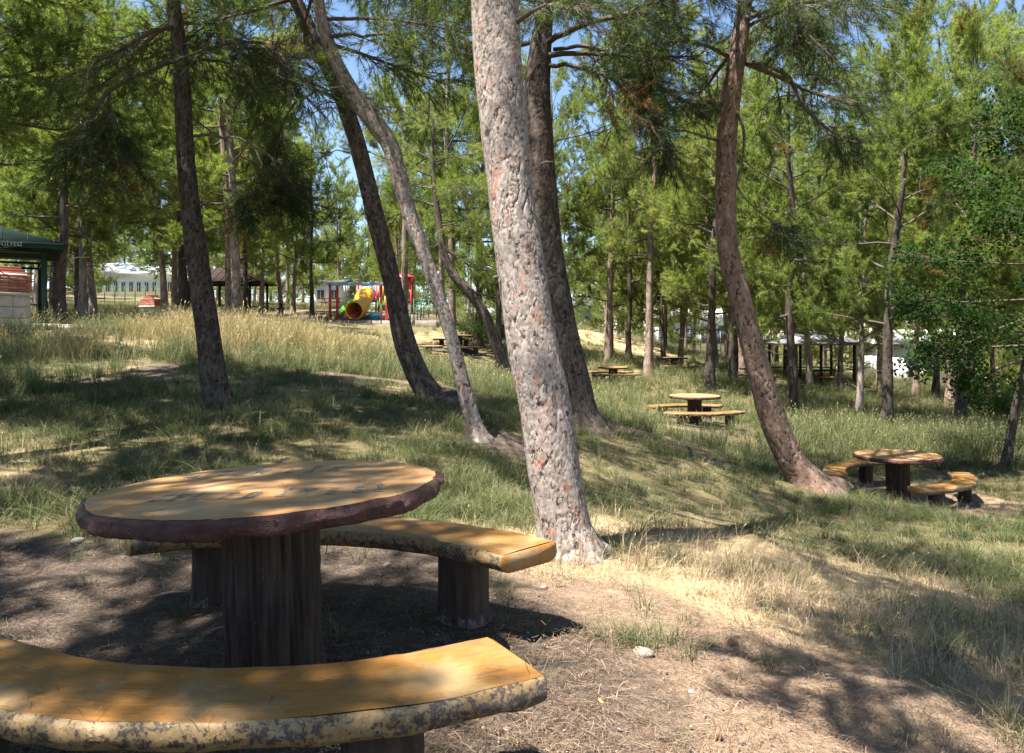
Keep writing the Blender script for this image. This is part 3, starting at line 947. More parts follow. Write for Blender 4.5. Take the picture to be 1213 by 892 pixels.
class Foliage:
    """collects twigs (tubes) and tufts for one crown"""
    def __init__(self, seed, tubes=True):
        self.tubes = tubes
        self.r = np.random.default_rng(seed); self.wood = MB(); self.P = []; self.D = []; self.t = []

    def twig(self, start, d, L, tint, ntuft, dead=False):
        r = self.r
        p = polyline(start, d, L, 4, r, .10, .16, .12)
        if self.tubes: self.wood.tube(p, np.linspace(.006, .002, 4), 3, False)
        for t in np.linspace(.3, 1.0, ntuft):
            q, dd = interp(p, t)
            self.P.append(q); self.D.append(dd); self.t.append(2.0 if dead else np.clip(tint + r.normal(0, .1), 0, 1))

    def limb(self, path, r0, dens=1.0, tint=.5, t0=.25, slen=.45, ntuft=4, dead=0.02, m=5, droop=.10, tw=(.22, .5), flat=1.0, rise=.05, tup=.1):
        """a limb with side branches, twigs and needle tufts"""
        r = self.r; n = len(path)
        L = np.linalg.norm(np.diff(path, axis=0), axis=1).sum()
        self.wood.tube(path, np.linspace(r0, max(.006, r0 * .22), n), m, False)
        ns = max(4, int(L * 5.5 * dens))
        for k in range(ns):
            t = t0 + (1 - t0) * (k + r.random()) / ns
            q, d = interp(path, min(t, .999))
            side = np.cross(d, [0, 0, 1.]); side /= np.linalg.norm(side) + 1e-9
            sg = 1 if (k % 2) else -1
            a = r.uniform(.45, .95)
            if flat < 1: side = side * sg * flat + rand_perp(d[None], r)[0] * (1 - flat); side /= np.linalg.norm(side) + 1e-9; sg = 1
            dd = d * math.cos(a) + side * sg * math.sin(a) + np.array([0, 0, r.normal(rise, .22)])
            l2 = L * slen * (1.05 - .65 * t) * r.uniform(.6, 1.2)
            l2 = max(.25, min(l2, 1.7))
            sp = polyline(q, dd, l2, 5, r, droop, .12, .1)
            self.wood.tube(sp, np.linspace(max(.006, r0 * .28), .004, 5), 3, False)
            tt = np.clip(tint + r.normal(0, .16), 0, 1); dd_ = r.random() < dead
            nt = max(3, int(l2 * 8.0 * dens))
            for j in range(nt):
                u = .2 + .8 * (j + r.random()) / nt
                q2, d2 = interp(sp, min(u, .999))
                s2 = rand_perp(d2[None], r)[0]
                self.twig(q2, d2 * .8 + s2 * r.uniform(.4, 1.0) + np.array([0, 0, tup]), r.uniform(*tw), tt, ntuft, dd_)
            self.twig(sp[-1], sp[-1] - sp[-2], .3, tt, ntuft, dd_)
        self.twig(path[-1], path[-1] - path[-2], .35, tint, ntuft)

    def whorls(self, C, R, h0, rmax, nprim, base_tint=.5, dens=1.5, lo_el=-.1, hi_el=.9, ntuft=4, dead=.02, az_bias=None, slen=.45, limb_kw=None, pd=.07, pu=.10):
        """primary limbs up a trunk centreline C (N,3) with radii R"""
        r = self.r
        for k in range(nprim):
            u = (k + r.random() * .8) / nprim
            t = h0 + (1 - h0) * u
            q, d = interp(C, min(t, .995))
            az = k * 2.39996 + r.normal(0, .35)
            if az_bias is not None and r.random() < az_bias[1]: az = az_bias[0] + r.normal(0, .6)
            el = lo_el + (hi_el - lo_el) * u ** 1.3 + r.normal(0, .12)
            prof = .35 + .65 * math.sin(math.pi * (.22 + .68 * u)) if u < .9 else .45
            L = rmax * prof * r.uniform(.7, 1.15)
            d0 = np.array([math.cos(az) * math.cos(el), math.sin(az) * math.cos(el), math.sin(el)])
            p = polyline(q, d0, L, 7, r, pd, .09, pu)
            rr = np.interp(t, np.linspace(0, 1, len(R)), R)
            self.limb(p, min(.05, max(.014, rr * .38)), dens, np.clip(base_tint + .12 * (u - .4) + r.normal(0, .07), 0, 1), .25, slen, ntuft, dead, **(limb_kw or {}))

    def build(self, parent, mat, K, L, wd, kind='needle', wood_mat=None):
        mb = MB()
        P = np.array(self.P); D = np.array(self.D); t = np.array(self.t)
        if kind == 'needle': needles(mb, P, D, t, K, L, wd, self.r)
        else: leaves(mb, P, D, t, K, L, wd, self.r)
        o = mb.build('crown', mat, parent, kind='stuff')
        w = self.wood.build('twigs', wood_mat or M['twig'], parent, smooth=True, kind='stuff')
        return o, w


def pxpath(spec):
    P = np.array([W(a, b, c) for a, b, c, w in spec]); R = np.array([w * c / F / 2 for a, b, c, w in spec])
    return P, R


def hero(label, spec, above, mat, sides, step, cell, depth, seed, branches=(), h0=.5, rmax=2.6, nprim=16, K=12, L=.12, wd=.0055,
         tint=.4, nmat='needle', whorl_kw=None, roots=True, stubs=(), wmul=1.0):
    P, R = pxpath(spec); R = R * wmul
    base = P[0].copy(); base[2] = gz1(base[0], base[1])
    # sink the foot into the ground with a flare
    d = (P[0] - P[1]) / np.linalg.norm(P[0] - P[1])
    foot = P[0] + d * .22; foot[2] = base[2] - .25
    A = np.array([a[:3] for a in above]); AR = np.array([a[3] for a in above])
    P = np.vstack([foot, P, A]); R = np.concatenate([[R[0] * 1.22], R, AR])
    t = empty('pine_tree', base, 0, label, 'tree')
    loc = P - base
    nvis = len(spec) + 1
    full = catmull(np.hstack([loc, R[:, None]]), .12)
    # dense plated bark for the whole stem
    trunk_mesh('trunk', mat, loc, R, t, sides, step, cell, depth, seed, zfine=P[nvis - 1][2] - base[2] + .3)
    f = Foliage(seed)
    f.whorls(full[:, :3], full[:, 3], h0, rmax, nprim, tint, **(whorl_kw or {}))
    for b in branches:
        bp = np.array([W(*p) for p in b['p']]) - base
        bp = catmull(bp, .18)
        bp = bp + np.random.default_rng(seed + len(bp)).normal(0, .012, bp.shape)
        f2 = Foliage(seed * 7 + len(bp))
        mb = MB(); r0 = b.get('r', .03)
        mb.tube(bp, np.linspace(r0, r0 * .35, len(bp)), 7, True)
        mb.build('branch', M['twig'], t, smooth=True)
        if b.get('leaf', 1):
            f.limb(bp, r0 * .5, 1.3 * b.get('dens', 1.0), b.get('tint', .25), b.get('t0', .5), b.get('slen', .4), 4, b.get('dead', .04), m=4, droop=b.get('droop', .2))  # low tints put the backlit darkness of near sprays into needle colour
        elif b.get('bare', 1):
            rr = f.r
            for k in range(int(5 * b.get('dens', 1))):
                q, dd = interp(bp, rr.uniform(.4, .99))
                p = polyline(q, dd + rand_perp(dd[None], rr)[0] * .9, rr.uniform(.3, .7), 5, rr, .15, .2)
                f.wood.tube(p, np.linspace(.008, .002, 5), 3, False)
    for (px, py, z, dx, dz, ln, r0) in stubs:
        q = W(px, py, z) - base
        dv = np.array([dx, -.25, dz]); dv /= np.linalg.norm(dv)
        mb = MB(); mb.tube(np.array([q, q + dv * ln * .5 + [0, 0, .01], q + dv * ln]), [r0, r0 * .8, r0 * .35], 6, True)
        mb.build('dead_branch_stub', M['twig'], t)
    f.build(t, M[nmat], K, L, wd)
    return t


# --- the six stems in front, from their outlines
hero('thick pale-barked pine leaning beside the lettered picnic table',
     [(674, 655, 5.30, 84), (672, 642, 5.30, 72), (667, 620, 5.31, 64), (657, 560, 5.35, 61), (646, 480, 5.42, 60), (629, 400, 5.50, 59), (615, 300, 5.62, 56),
      (607, 250, 5.68, 54), (602, 200, 5.74, 54), (592, 100, 5.86, 55), (586, 0, 5.98, 55)],
     [(-.20, 6.1, 5.3, .165), (-.32, 6.3, 7.0, .12), (-.5, 6.5, 9.0, .07), (-.6, 6.6, 11.0, .02)],
     M['bark_pale'], 160, .012, (.022, .034), .0055, 41, h0=.56, rmax=2.7, nprim=13, tint=.4,
     stubs=[(612, 26, 5.85, 1, .5, .26, .022), (590, 330, 5.5, -1, .1, .04, .02), (640, 195, 5.6, 1, .15, .1, .012)])

hero('dark pine right behind the thick pale trunk, its bark half in shade',
     [(698, 512, 11.3, 50), (696, 503, 11.3, 42), (691, 490, 11.3, 36), (683, 450, 11.3, 31), (671, 400, 11.32, 30), (652, 300, 11.4, 31), (641, 200, 11.5, 33), (636, 120, 11.6, 33), (640, 60, 11.7, 26), (647, 0, 11.8, 18)],
     [(.55, 12, 7.5, .10), (.6, 12.1, 9.2, .07), (.7, 12.1, 11.5, .02)],
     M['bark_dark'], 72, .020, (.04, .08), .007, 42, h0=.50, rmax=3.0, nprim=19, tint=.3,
     branches=[dict(p=[(650, 48, 11.6), (690, 30, 11.0), (745, 14, 10.6), (800, -6, 10.2), (850, -10, 10)], r=.05, t0=.2, tint=.2, dens=1.1),
               dict(p=[(648, 78, 11.6), (690, 80, 11.2), (725, 95, 10.8), (765, 130, 10.5), (790, 180, 10.4)], r=.036, t0=.3, tint=.15, dens=1.5, droop=.25),
               dict(p=[(655, 60, 11.6), (700, 55, 11.5), (740, 75, 11.5), (775, 100, 11.5), (830, 130, 11.6)], r=.032, t0=.3, tint=.2, dens=1.2),
               dict(p=[(660, 165, 11.5), (690, 160, 11.4), (720, 150, 11.4)], r=.014, leaf=0)])

hero('slim dark pine curving out of the grass left of the lettered table',
     [(259, 482, 10.0, 38), (257, 470, 10.0, 33), (252, 440, 10.0, 30), (247, 400, 10.0, 27), (240, 350, 10.0, 26), (233, 300, 10.0, 25), (226, 250, 10.02, 22.5), (221, 200, 10.05, 21), (218, 150, 10.08, 19),
      (216, 100, 10.1, 18), (212, 50, 10.13, 17), (205, 0, 10.16, 16)],
     [(-4.6, 10.2, 7.2, .075), (-4.75, 10.3, 8.6, .055), (-4.8, 10.4, 10.4, .02)],
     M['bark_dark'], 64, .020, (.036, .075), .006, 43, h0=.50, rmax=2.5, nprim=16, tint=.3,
     branches=[dict(p=[(205, 33, 10.1), (180, 38, 9.8), (150, 55, 9.5), (115, 75, 9.2), (65, 98, 9.0)], r=.034, t0=.3, tint=.25, dens=.9),
               dict(p=[(208, 73, 10.1), (175, 82, 9.8), (140, 100, 9.5), (118, 122, 9.3), (100, 150, 9.2), (95, 200, 9.1)], r=.040, t0=.5, tint=.12, dens=1.5, droop=.3),
               dict(p=[(130, 110, 9.4), (128, 135, 9.4), (140, 165, 9.3), (150, 200, 9.2)], r=.016, t0=.2, tint=.12, dens=1.6, droop=.3),
               dict(p=[(222, 70, 10.1), (250, 58, 9.7), (290, 48, 9.3), (330, 60, 9.0), (350, 100, 8.9)], r=.034, t0=.15, tint=.15, dens=1.5, droop=.3),
               dict(p=[(224, 75, 10.1), (255, 70, 10.2), (290, 90, 10.4), (320, 140, 10.5)], r=.024, t0=.2, tint=.15, dens=1.5, droop=.3),
               dict(p=[(230, 163, 10.0), (262, 160, 9.8), (295, 170, 9.6), (325, 190, 9.5), (340, 225, 9.4)], r=.020, t0=.75, tint=.1, dens=2.0, droop=.3),
               dict(p=[(300, 172, 9.6), (310, 195, 9.5), (296, 220, 9.4), (290, 250, 9.4)], r=.010, t0=.4, tint=.1, dens=2.2, droop=.3)])

hero('crooked dark pine with shaded trunk bending away behind the slender pale one',
     [(520, 484, 11.5, 60), (512, 474, 11.5, 40), (503, 458, 11.5, 29), (493, 440, 11.5, 27), (478, 400, 11.5, 26), (468, 350, 11.5, 22), (456, 300, 11.5, 21), (443, 250, 11.5, 21), (431, 200, 11.5, 20), (417, 150, 11.5, 19), (398, 100, 11.5, 17),
      (372, 50, 11.5, 16), (350, 0, 11.5, 15)],
     [(-3.9, 11.6, 7.5, .08), (-4.3, 11.8, 9.0, .05), (-4.6, 11.9, 10.4, .02)],
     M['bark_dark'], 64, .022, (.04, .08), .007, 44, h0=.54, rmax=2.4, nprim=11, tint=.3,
     branches=[dict(p=[(402, 122, 11.5), (375, 108, 11.3), (350, 122, 11.1), (335, 150, 11.0), (320, 185, 10.9)], r=.024, t0=.6, tint=.15, dens=1.3, droop=.25),
               dict(p=[(425, 185, 11.5), (400, 178, 11.3), (375, 190, 11.2)], r=.012, leaf=0),
               dict(p=[(410, 130, 11.5), (385, 128, 11.2), (362, 140, 11.0)], r=.012, leaf=0)])

hero('slender pale pine with a sinuous sunlit trunk before the playground',
     [(568, 525, 9.3, 34), (565, 514, 9.3, 26), (560, 497, 9.3, 22), (547, 450, 9.3, 20), (535, 400, 9.3, 18), (519, 350, 9.32, 18), (502, 300, 9.35, 18.5), (484, 250, 9.4, 21), (471, 200, 9.42, 22), (461, 170, 9.45, 23), (447, 150, 9.47, 25), (424, 120, 9.5, 23),
      (404, 85, 9.5, 18), (389, 50, 9.55, 17), (377, 0, 9.6, 16)],
     [(-2.55, 9.6, 6.6, .075), (-2.7, 9.7, 8.2, .05), (-2.9, 9.8, 10.0, .02)],
     M['bark_pale'], 64, .018, (.03, .045), .005, 45, h0=.56, rmax=2.3, nprim=11, tint=.35,
     branches=[dict(p=[(425, 128, 9.5), (445, 130, 9.4), (462, 127, 9.3)], r=.014, leaf=0),
               dict(p=[(392, 45, 9.5), (430, 40, 9.2), (470, 45, 9.0), (500, 60, 8.9)], r=.026, t0=.3, tint=.3, dens=1.0),
               dict(p=[(418, 115, 9.5), (400, 122, 9.4), (380, 118, 9.3)], r=.012, leaf=0)],
     wmul=.87, stubs=[(493, 195, 9.4, 1, .5, .18, .01), (472, 160, 9.4, 1, .4, .1, .008)])

hero('bare brown pine with an arched trunk beside the far right picnic table',
     [(958, 582, 11.0, 62), (953, 570, 11.0, 44), (946, 558, 11.0, 35), (934, 540, 11.0, 32), (917, 500, 11.0, 31), (905, 460, 11.0, 29), (894, 420, 11.0, 27), (886, 390, 11.02, 26), (873, 340, 11.05, 25), (863, 300, 11.1, 24), (860, 250, 11.15, 24), (860, 200, 11.2, 23.5), (862, 150, 11.25, 23),
      (868, 100, 11.3, 22), (876, 50, 11.35, 20), (882, 0, 11.4, 17)],
     [(3.6, 11.5, 7.4, .10), (3.8, 11.6, 8.8, .06), (3.9, 11.7, 10.8, .02)],
     M['bark_red'], 80, .020, (.042, .12), .007, 46, h0=.53, rmax=3.0, nprim=17, tint=.3,
     branches=[dict(p=[(884, 72, 11.3), (912, 78, 11.0), (935, 92, 10.8), (947, 118, 10.6), (968, 140, 10.4), (995, 165, 10.2)], r=.042, t0=.75, tint=.15, dens=1.2, droop=.2),
               dict(p=[(942, 114, 10.7), (920, 116, 10.6), (902, 130, 10.6), (899, 165, 10.6)], r=.012, leaf=0),
               dict(p=[(862, 68, 11.3), (840, 55, 11.0), (815, 48, 10.8), (785, 52, 10.6), (770, 75, 10.5)], r=.034, t0=.6, tint=.2, dens=1.2, droop=.2),
               dict(p=[(851, 168, 11.2), (825, 160, 11.0), (795, 153, 10.9), (770, 160, 10.8)], r=.020, leaf=0),
               dict(p=[(873, 130, 11.2), (881, 160, 11.0), (877, 195, 10.9), (874, 222, 10.9), (895, 248, 10.8), (930, 270, 10.7)], r=.024, t0=.85, tint=.15, dens=1.0, droop=.2),
               dict(p=[(886, 30, 11.3), (940, 10, 10.6), (960, 40, 10.3), (985, 70, 10.1)], r=.03, t0=.2, tint=.15, dens=1.4, droop=.2),
               dict(p=[(886, 10, 11.3), (910, -20, 11.0), (930, 20, 10.7), (925, 60, 10.6)], r=.026, t0=.2, tint=.15, dens=1.4, droop=.2)])

hero('small crooked pine bending left behind the thick pale trunk',
     [(612, 462, 24, 22), (606, 452, 24, 15), (592, 420, 24, 13), (574, 372, 24, 12), (556, 347, 24, 11.5), (538, 327, 24, 10), (526, 300, 24.1, 9)],
     [(-2.3, 24.2, 4.8, .10), (-2.5, 24.3, 6.4, .07), (-2.5, 24.3, 8.2, .02)],
     M['bark_dark'], 36, .05, (.05, .09), .010, 47, h0=.55, rmax=2.4, nprim=13, tint=.45, K=9, L=.14, wd=.010)

# --- prototype pines for the grove (copied as whole trees)
PROTO = []


def proto(seed, H, h0, rmax, nprim, mat, lean, tint, K=14, L=.135, wd=.012, dens=1.18, r0=.17, fork=False, lo_el=.08):
    r = np.random.default_rng(seed)
    t = empty('pine_tree', (0, 0, 0))
    n = 8
    z = np.linspace(-.3, H, n)
    s = (z + .3) / H
    x = lean[0] * s ** 1.3 + r.normal(0, .10, n) * s; y = lean[1] * s ** 1.3 + r.normal(0, .10, n) * s
    P = np.stack([x, y, z], 1)
    R = r0 * (1 - .82 * s) ** .9; R[0] *= 1.45; R[1] *= 1.02
    R[-1] = .012
    trunk_mesh('trunk', mat, P, R, t, 22, .13, (.10, .18), .016, seed, .10)
    full = catmull(np.hstack([P, R[:, None]]), .15)
    f = Foliage(seed, False)
    f.whorls(full[:, :3], full[:, 3], h0, rmax, nprim, tint, dens, lo_el=lo_el, ntuft=4, dead=.03, limb_kw=dict(flat=.35, rise=.22, tup=.45, droop=.0, tw=(.18, .38)), pd=.03, pu=.12, slen=.5)
    for k in range(6):      # dead bare branches below the crown
        q, d = interp(full[:, :3], r.uniform(h0 * .45, h0)); az = r.uniform(0, 6.28)
        p = polyline(q, [math.cos(az), math.sin(az), .15], r.uniform(.5, 1.3), 6, r, .06, .2)
        f.wood.tube(p, np.linspace(.018, .004, 6), 4, False)
    f.build(t, M['needle'], K, L, wd)
    PROTO.append(t)


proto(61, 11.0, .29, 2.9, 28, M['bark_dark'], (.5, .2), .62)
proto(62, 12.0, .33, 2.8, 26, M['bark_mid'], (-.6, .1), .70)
proto(63, 10.0, .27, 2.7, 28, M['bark_dark'], (.2, -.4), .72, r0=.15)
proto(64, 12.5, .35, 3.2, 20, M['bark_mid'], (-1.2, .3), .62, r0=.19)
proto(65, 9.0, .26, 2.6, 28, M['bark_pale'], (.9, .0), .76, r0=.15)
proto(66, 8.0, .10, 2.5, 30, M['bark_mid'], (-.2, .2), .80, r0=.13, lo_el=-.05)
proto(67, 10.5, .60, 2.4, 24, M['bark_dark'], (0, 2.3), .6, lo_el=.1)  # high leaning crown made to shade the ground from outside the view

_used = set(); LASTP = [None]


def place_pine(pi, x, y, sc, rz, label, group=None, sz=None, tilt=(0, 0)):
    src = PROTO[pi]
    if pi in _used: o = copy_tree(src)
    else: o = src; _used.add(pi)
    o.location = (x, y, gz1(x, y)); o.rotation_euler = (tilt[0], tilt[1], rz)
    o.scale = (sc, sc, sz or sc)
    LASTP[0] = o
    tag(o, label, 'tree', group)
    if group is None and 'group' in o: del o['group']
    return o


def at(px, z): return (px - 606.5) / F * z


# individually recognisable mid-distance trees: px of the foot, depth, proto, scale, turn, label
NAMED = [
    (1050, 22, 2, 1.05, 0.4, 'leafy pine with low branches behind the far right picnic table', None, None),
    (72, 24, 0, .95, 1.2, 'dark pine standing against the green pavilion post', None, None),
    (98, 26, 4, .95, 2.0, 'pale twisted pine next to the pavilion, left of the fence', None, None),
    (112, 26.6, 4, .86, 3.4, 'thinner leaning stem crowding the pale twisted pine by the pavilion', None, None),
    (196, 38, 3, .9, 0.3, 'pine trunk right behind the small brick grill', 'pines behind the small brick grill', None),
    (207, 39, 1, .95, 1.9, 'pine trunk right behind the small brick grill', 'pines behind the small brick grill', None),
    (220, 40, 0, .9, 4.0, 'pine trunk right behind the small brick grill', 'pines behind the small brick grill', None),
    (290, 43, 0, .95, 5.0, 'pine standing at the corner of the brown-roofed shelter', None, None),
    (310, 46, 1, .9, 2.2, 'pine just right of the brown-roofed shelter', None, None),
    (333, 50, 3, .85, 1.0, 'pine between the shelter and the swing frame', 'pines between shelter and swing', None),
    (347, 52, 1, .85, 3.1, 'pine between the shelter and the swing frame', 'pines between shelter and swing', None),
    (369, 47, 0, .80, 4.4, 'dark pine beside the red swing posts', None, None),
    (566, 40, 0, 1.1, 5.2, 'straight dark pine seen between the two leaning front stems', None, None),
    (478, 37, 3, 1.0, 2.2, 'tall pine standing behind the crooked dark pine near the railings', None, 1.5),
    (537, 30, 1, .92, 1.1, 'tall pine hidden behind the slender pale trunk', None, 1.4),
    (590, 29, 2, .85, .9, 'dark pine half hidden by the thick pale trunk', None, None),
    (720, 38, 1, 1.0, 2.6, 'pale straight pine behind the sunny far table', None, None),
    (745, 42, 0, .95, .8, 'dark pine left of the tall twin stems, behind the sunny far table', None, None),
    (768, 33, 1, 1.02, 4.1, 'tall straight pine between the sunny far table and the black table', None, None),
    (786, 44, 0, .9, 2.9, 'dark pine right behind the black picnic table', None, None),
    (805, 45, 3, .92, 3.4, 'pale pine leaning over the black picnic table', None, None),
    (841, 36, 0, .92, 5.5, 'dark stem of the pair right of the black table', None, None),
    (849, 36.4, 4, 1.0, 3.3, 'pale stem of the pair right of the black table', None, None),
    (880, 43, 3, .9, .2, 'pine standing by the lone far bench', None, None),
    (960, 38, 4, 1.02, 3.0, 'pale pine leaning in front of the grey-roofed gazebo', None, None),
    (932, 44, 0, .9, 1.0, 'dark pine at the left corner of the grey-roofed gazebo', None, None),
    (996, 33, 2, .8, 2.0, 'reddish pine right of the grey-roofed gazebo', None, None),
    (1018, 27, 4, .82, .6, 'pale forked pine left of the bushy pine', None, None),
    (1085, 40, 1, .9, 1.4, 'pine in front of the white wall on the right', 'pines before the right white wall', None),
    (1108, 38, 0, .95, 3.8, 'pine in front of the white wall on the right', 'pines before the right white wall', None),
    (1127, 32, 1, 1.08, 5.0, 'stout pale pine in the grass before the right white wall', None, None),
    (1150, 34, 2, .95, .3, 'pine beside the stout pale pine at the right edge', None, None),
]
for px, z, pi, sc, rz, lab, grp, sz in NAMED:
    place_pine(pi, at(px, z), z, sc, rz, lab, grp, sz or sc * (1.28 if 24 < z < 48 and pi != 5 else 1.05))

# the rest of the grove, seen only as foliage and slim stems between them
GROVE = 'pines of the far grove'
occupied = [(at(p[0], p[1]), p[1]) for p in NAMED]
keep_out = [(-10.5, 50, 7.5), (-13.6, 22, 3.4), (4.5, 34, 3.0), (8.5, 40, 3.2), (5, 21, 4.5), (6.7, 13, 4), (-3.6, 34, 4), (-16.5, 46, 4.5), (16, 42, 3.5), (11.8, 39, 2.5), (-6, 19.5, 4.5), (-20, 47, 3)]
r5 = np.random.default_rng(77)
cnt = 0
for tries in range(4000):
    z = r5.uniform(22, 92) if tries > 400 else r5.uniform(20, 40)
    x = r5.uniform(-.76, .76) * z
    if any(math.hypot(x - a, z - b) < (3.2 if z < 60 else 3.9) for a, b in occupied): continue
    if any(math.hypot(x - a, z - b) < c for a, b, c in keep_out): continue
    # leave the views to the pale buildings and the meadow open below the crowns
    if -.07 < x / z < .12 and 46 < z < 60: continue
    if -.27 < x / z < -.06 and z < 58: continue
    if z < 26 and -.5 < x / z < .36: continue
    if z < 34 and -.35 < x / z < .2: continue
    if 40 < z < 84 and (-.55 < x / z < -.46): continue
    occupied.append((x, z))
    place_pine(int(r5.choice([0, 1, 2, 3, 0, 1] if z < 50 else [0, 1, 2, 3, 5, 5])), x, z, r5.uniform(.82, 1.12), r5.uniform(0, 6.28), None, None, sz=r5.uniform(1.05, 1.4))
    o = LASTP[0]; where = 'behind the playground and hall' if x / z < -.08 else ('on the crest behind the far tables' if x / z < .28 else 'on the low slope behind the gazebo')
    k_ = {'bark_dark': 'dark-barked', 'bark_mid': 'brown-barked', 'bark_pale': 'pale-barked', 'bark_red': 'red-barked'}[[c for c in o.children if c.name.startswith('trunk')][0].data.materials[0].name]
    tag(o, k_ + ' pine of the far grove ' + where, 'tree', 'far grove ' + where + ', ' + k_)
    cnt += 1
    if cnt >= 130: break

# dense low pines closing the horizon behind the park
for k in range(44):
    z = 92 + 18 * r5.random(); x = (-.74 + 1.48 * (k + r5.random() * .6) / 44) * z
    if abs(x / z + .50) < .03 and z < 100: z = 104
    o = place_pine(5, x, z, r5.uniform(1.0, 1.35), r5.uniform(0, 6.28), 'bushy low-branched pine closing the horizon behind the park', 'bushy pines on the horizon', sz=r5.uniform(.95, 1.3))

# pines standing just outside the view, whose crowns hang into it and shade the tables
EDGE = [(-5.1, 0.3, 6, .82, -.5, 'pine just left of the lettered table, out of view, shading it'),
        (-4.0, -1.2, 6, .78, .1, 'pine left of the viewpoint shading the front bench'),
        (8.9, 8.4, 1, 1.0, 3.0, 'pine at the right edge hanging dark needles into the upper corner'),
        (-9.5, 8.2, 0, .9, 1.0, 'pine at the left edge shading the green grass'),
        (-7.4, 3.6, 6, .95, 5.3, 'pine left of the clearing shading the bare soil'),
        (-6.4, 8.7, 6, 1.0, 1.2, 'pine left of the slim dark pine, out of view, shading the grass'),
        (-8.4, 11.6, 1, .9, 2.2, 'pine at the left edge beyond the shaded grass'),
        (-13.5, 14.5, 4, 1.15, 5.0, 'pine at the left edge before the pavilion')]
for x, y, pi, sc, rz, lab in EDGE:
    place_pine(pi, x, y, sc, rz, lab)
place_pine(6, -.05, -2.0, .60, 2.0 - 2.0, 'slender leaning pine added behind the viewpoint to shade the near soil', None, .95, (-.42, 0))  # unseen, leaning forward to drop shade ahead of the viewpoint
place_pine(6, -5.7, 6.4, .95, .15, 'pine left of the lettered table beyond the soil, out of view', None)
place_pine(6, .55, -1.2, .64, 0, 'strongly leaning pine added right beside the viewpoint to shade the foreground slope', None, .95, (-.42, 0))  # unseen, tilted so its crown shades the near right ground


# --- broadleaf tree on the right
def broadleaf():
    spec = [(1192, 552, 15.0, 14), (1195, 530, 15.0, 10.5), (1200, 500, 15.0, 10), (1210, 455, 15.0, 9.5), (1222, 400, 15.0, 9)]
    P, R = pxpath(spec); base = P[0].copy(); base[2] = gz1(base[0], base[1])
    P = np.vstack([P[0] + [0, 0, -.3], P, [[10.6, 15.1, 2.6], [10.7, 15.2, 3.8], [10.6, 15.2, 4.8]]]); R = np.concatenate([[.13], R, [.06, .04, .012]])
    t = empty('broadleaf_tree', base, 0, 'dark leafy tree with a thin leaning trunk at the right edge', 'tree')
    trunk_mesh('trunk', M['bark_dark'], P - base, R, t, 26, .05, (.06, .12), .006, 71)
    f = Foliage(71)
    full = catmull(np.hstack([P - base, R[:, None]]), .15)
    f.whorls(full[:, :3], full[:, 3], .36, 2.9, 20, .45, .95, lo_el=-.15, hi_el=.8, ntuft=3, dead=0, az_bias=(math.pi, .55))
    mb = MB(); q = catmull(np.array([W(1213, 425, 15), W(1185, 436, 14.6), W(1160, 450, 14.3)]) - base, .2)
    mb.tube(q, np.linspace(.03, .012, len(q)), 6, True); mb.build('branch', M['twig'], t, smooth=True)
    f.limb(q, .012, 1.0, .4, .6, .5, 3, 0)
    f.build(t, M['broadleaf'], 5, .095, .058, 'leaf')


broadleaf()


def shrub(label, px, py, z, rad, hgt, seed, tint, n=9, group=None):
    p = W(px, py, z); base = np.array([p[0], p[1], gz1(p[0], p[1])])
    t = empty('shrub', base, 0, label, 'shrub', group)
    f = Foliage(seed); r = f.r
    for k in range(n):
        az = k * 2.4; d = np.array([math.cos(az) * .55, math.sin(az) * .55, 1.0])
        pp = polyline([0, 0, 0], d, hgt * r.uniform(.6, 1), 6, r, .0, .14)
        f.limb(pp * np.array([rad / hgt * 1.6, rad / hgt * 1.6, 1]), .02, 1.6, tint, .2, .4, 3, 0)
    f.build(t, M['broadleaf'], 4, .07, .04, 'leaf')


shrub('bright green bush in the grass beside the stout pale pine', 1175, 505, 27, 1.3, 2.0, 81, .85)
shrub('dark green bush growing beyond the leaning stems and the meadow table', 575, 392, 40, 2.2, 2.2, 82, .4)


# ------------------------------------------------------------------ picnic furniture of painted concrete
def set_uv(ob, fn):
    me = ob.data; n = len(me.loops)
    vi = np.empty(n, np.int32); me.loops.foreach_get('vertex_index', vi)
    co = np.empty(len(me.vertices) * 3, np.float32); me.vertices.foreach_get('co', co); co = co.reshape(-1, 3)
    uv = fn(co)[vi].astype(np.float32)
    l = me.uv_layers.new(name='UVMap'); l.data.foreach_set('uv', uv.ravel())


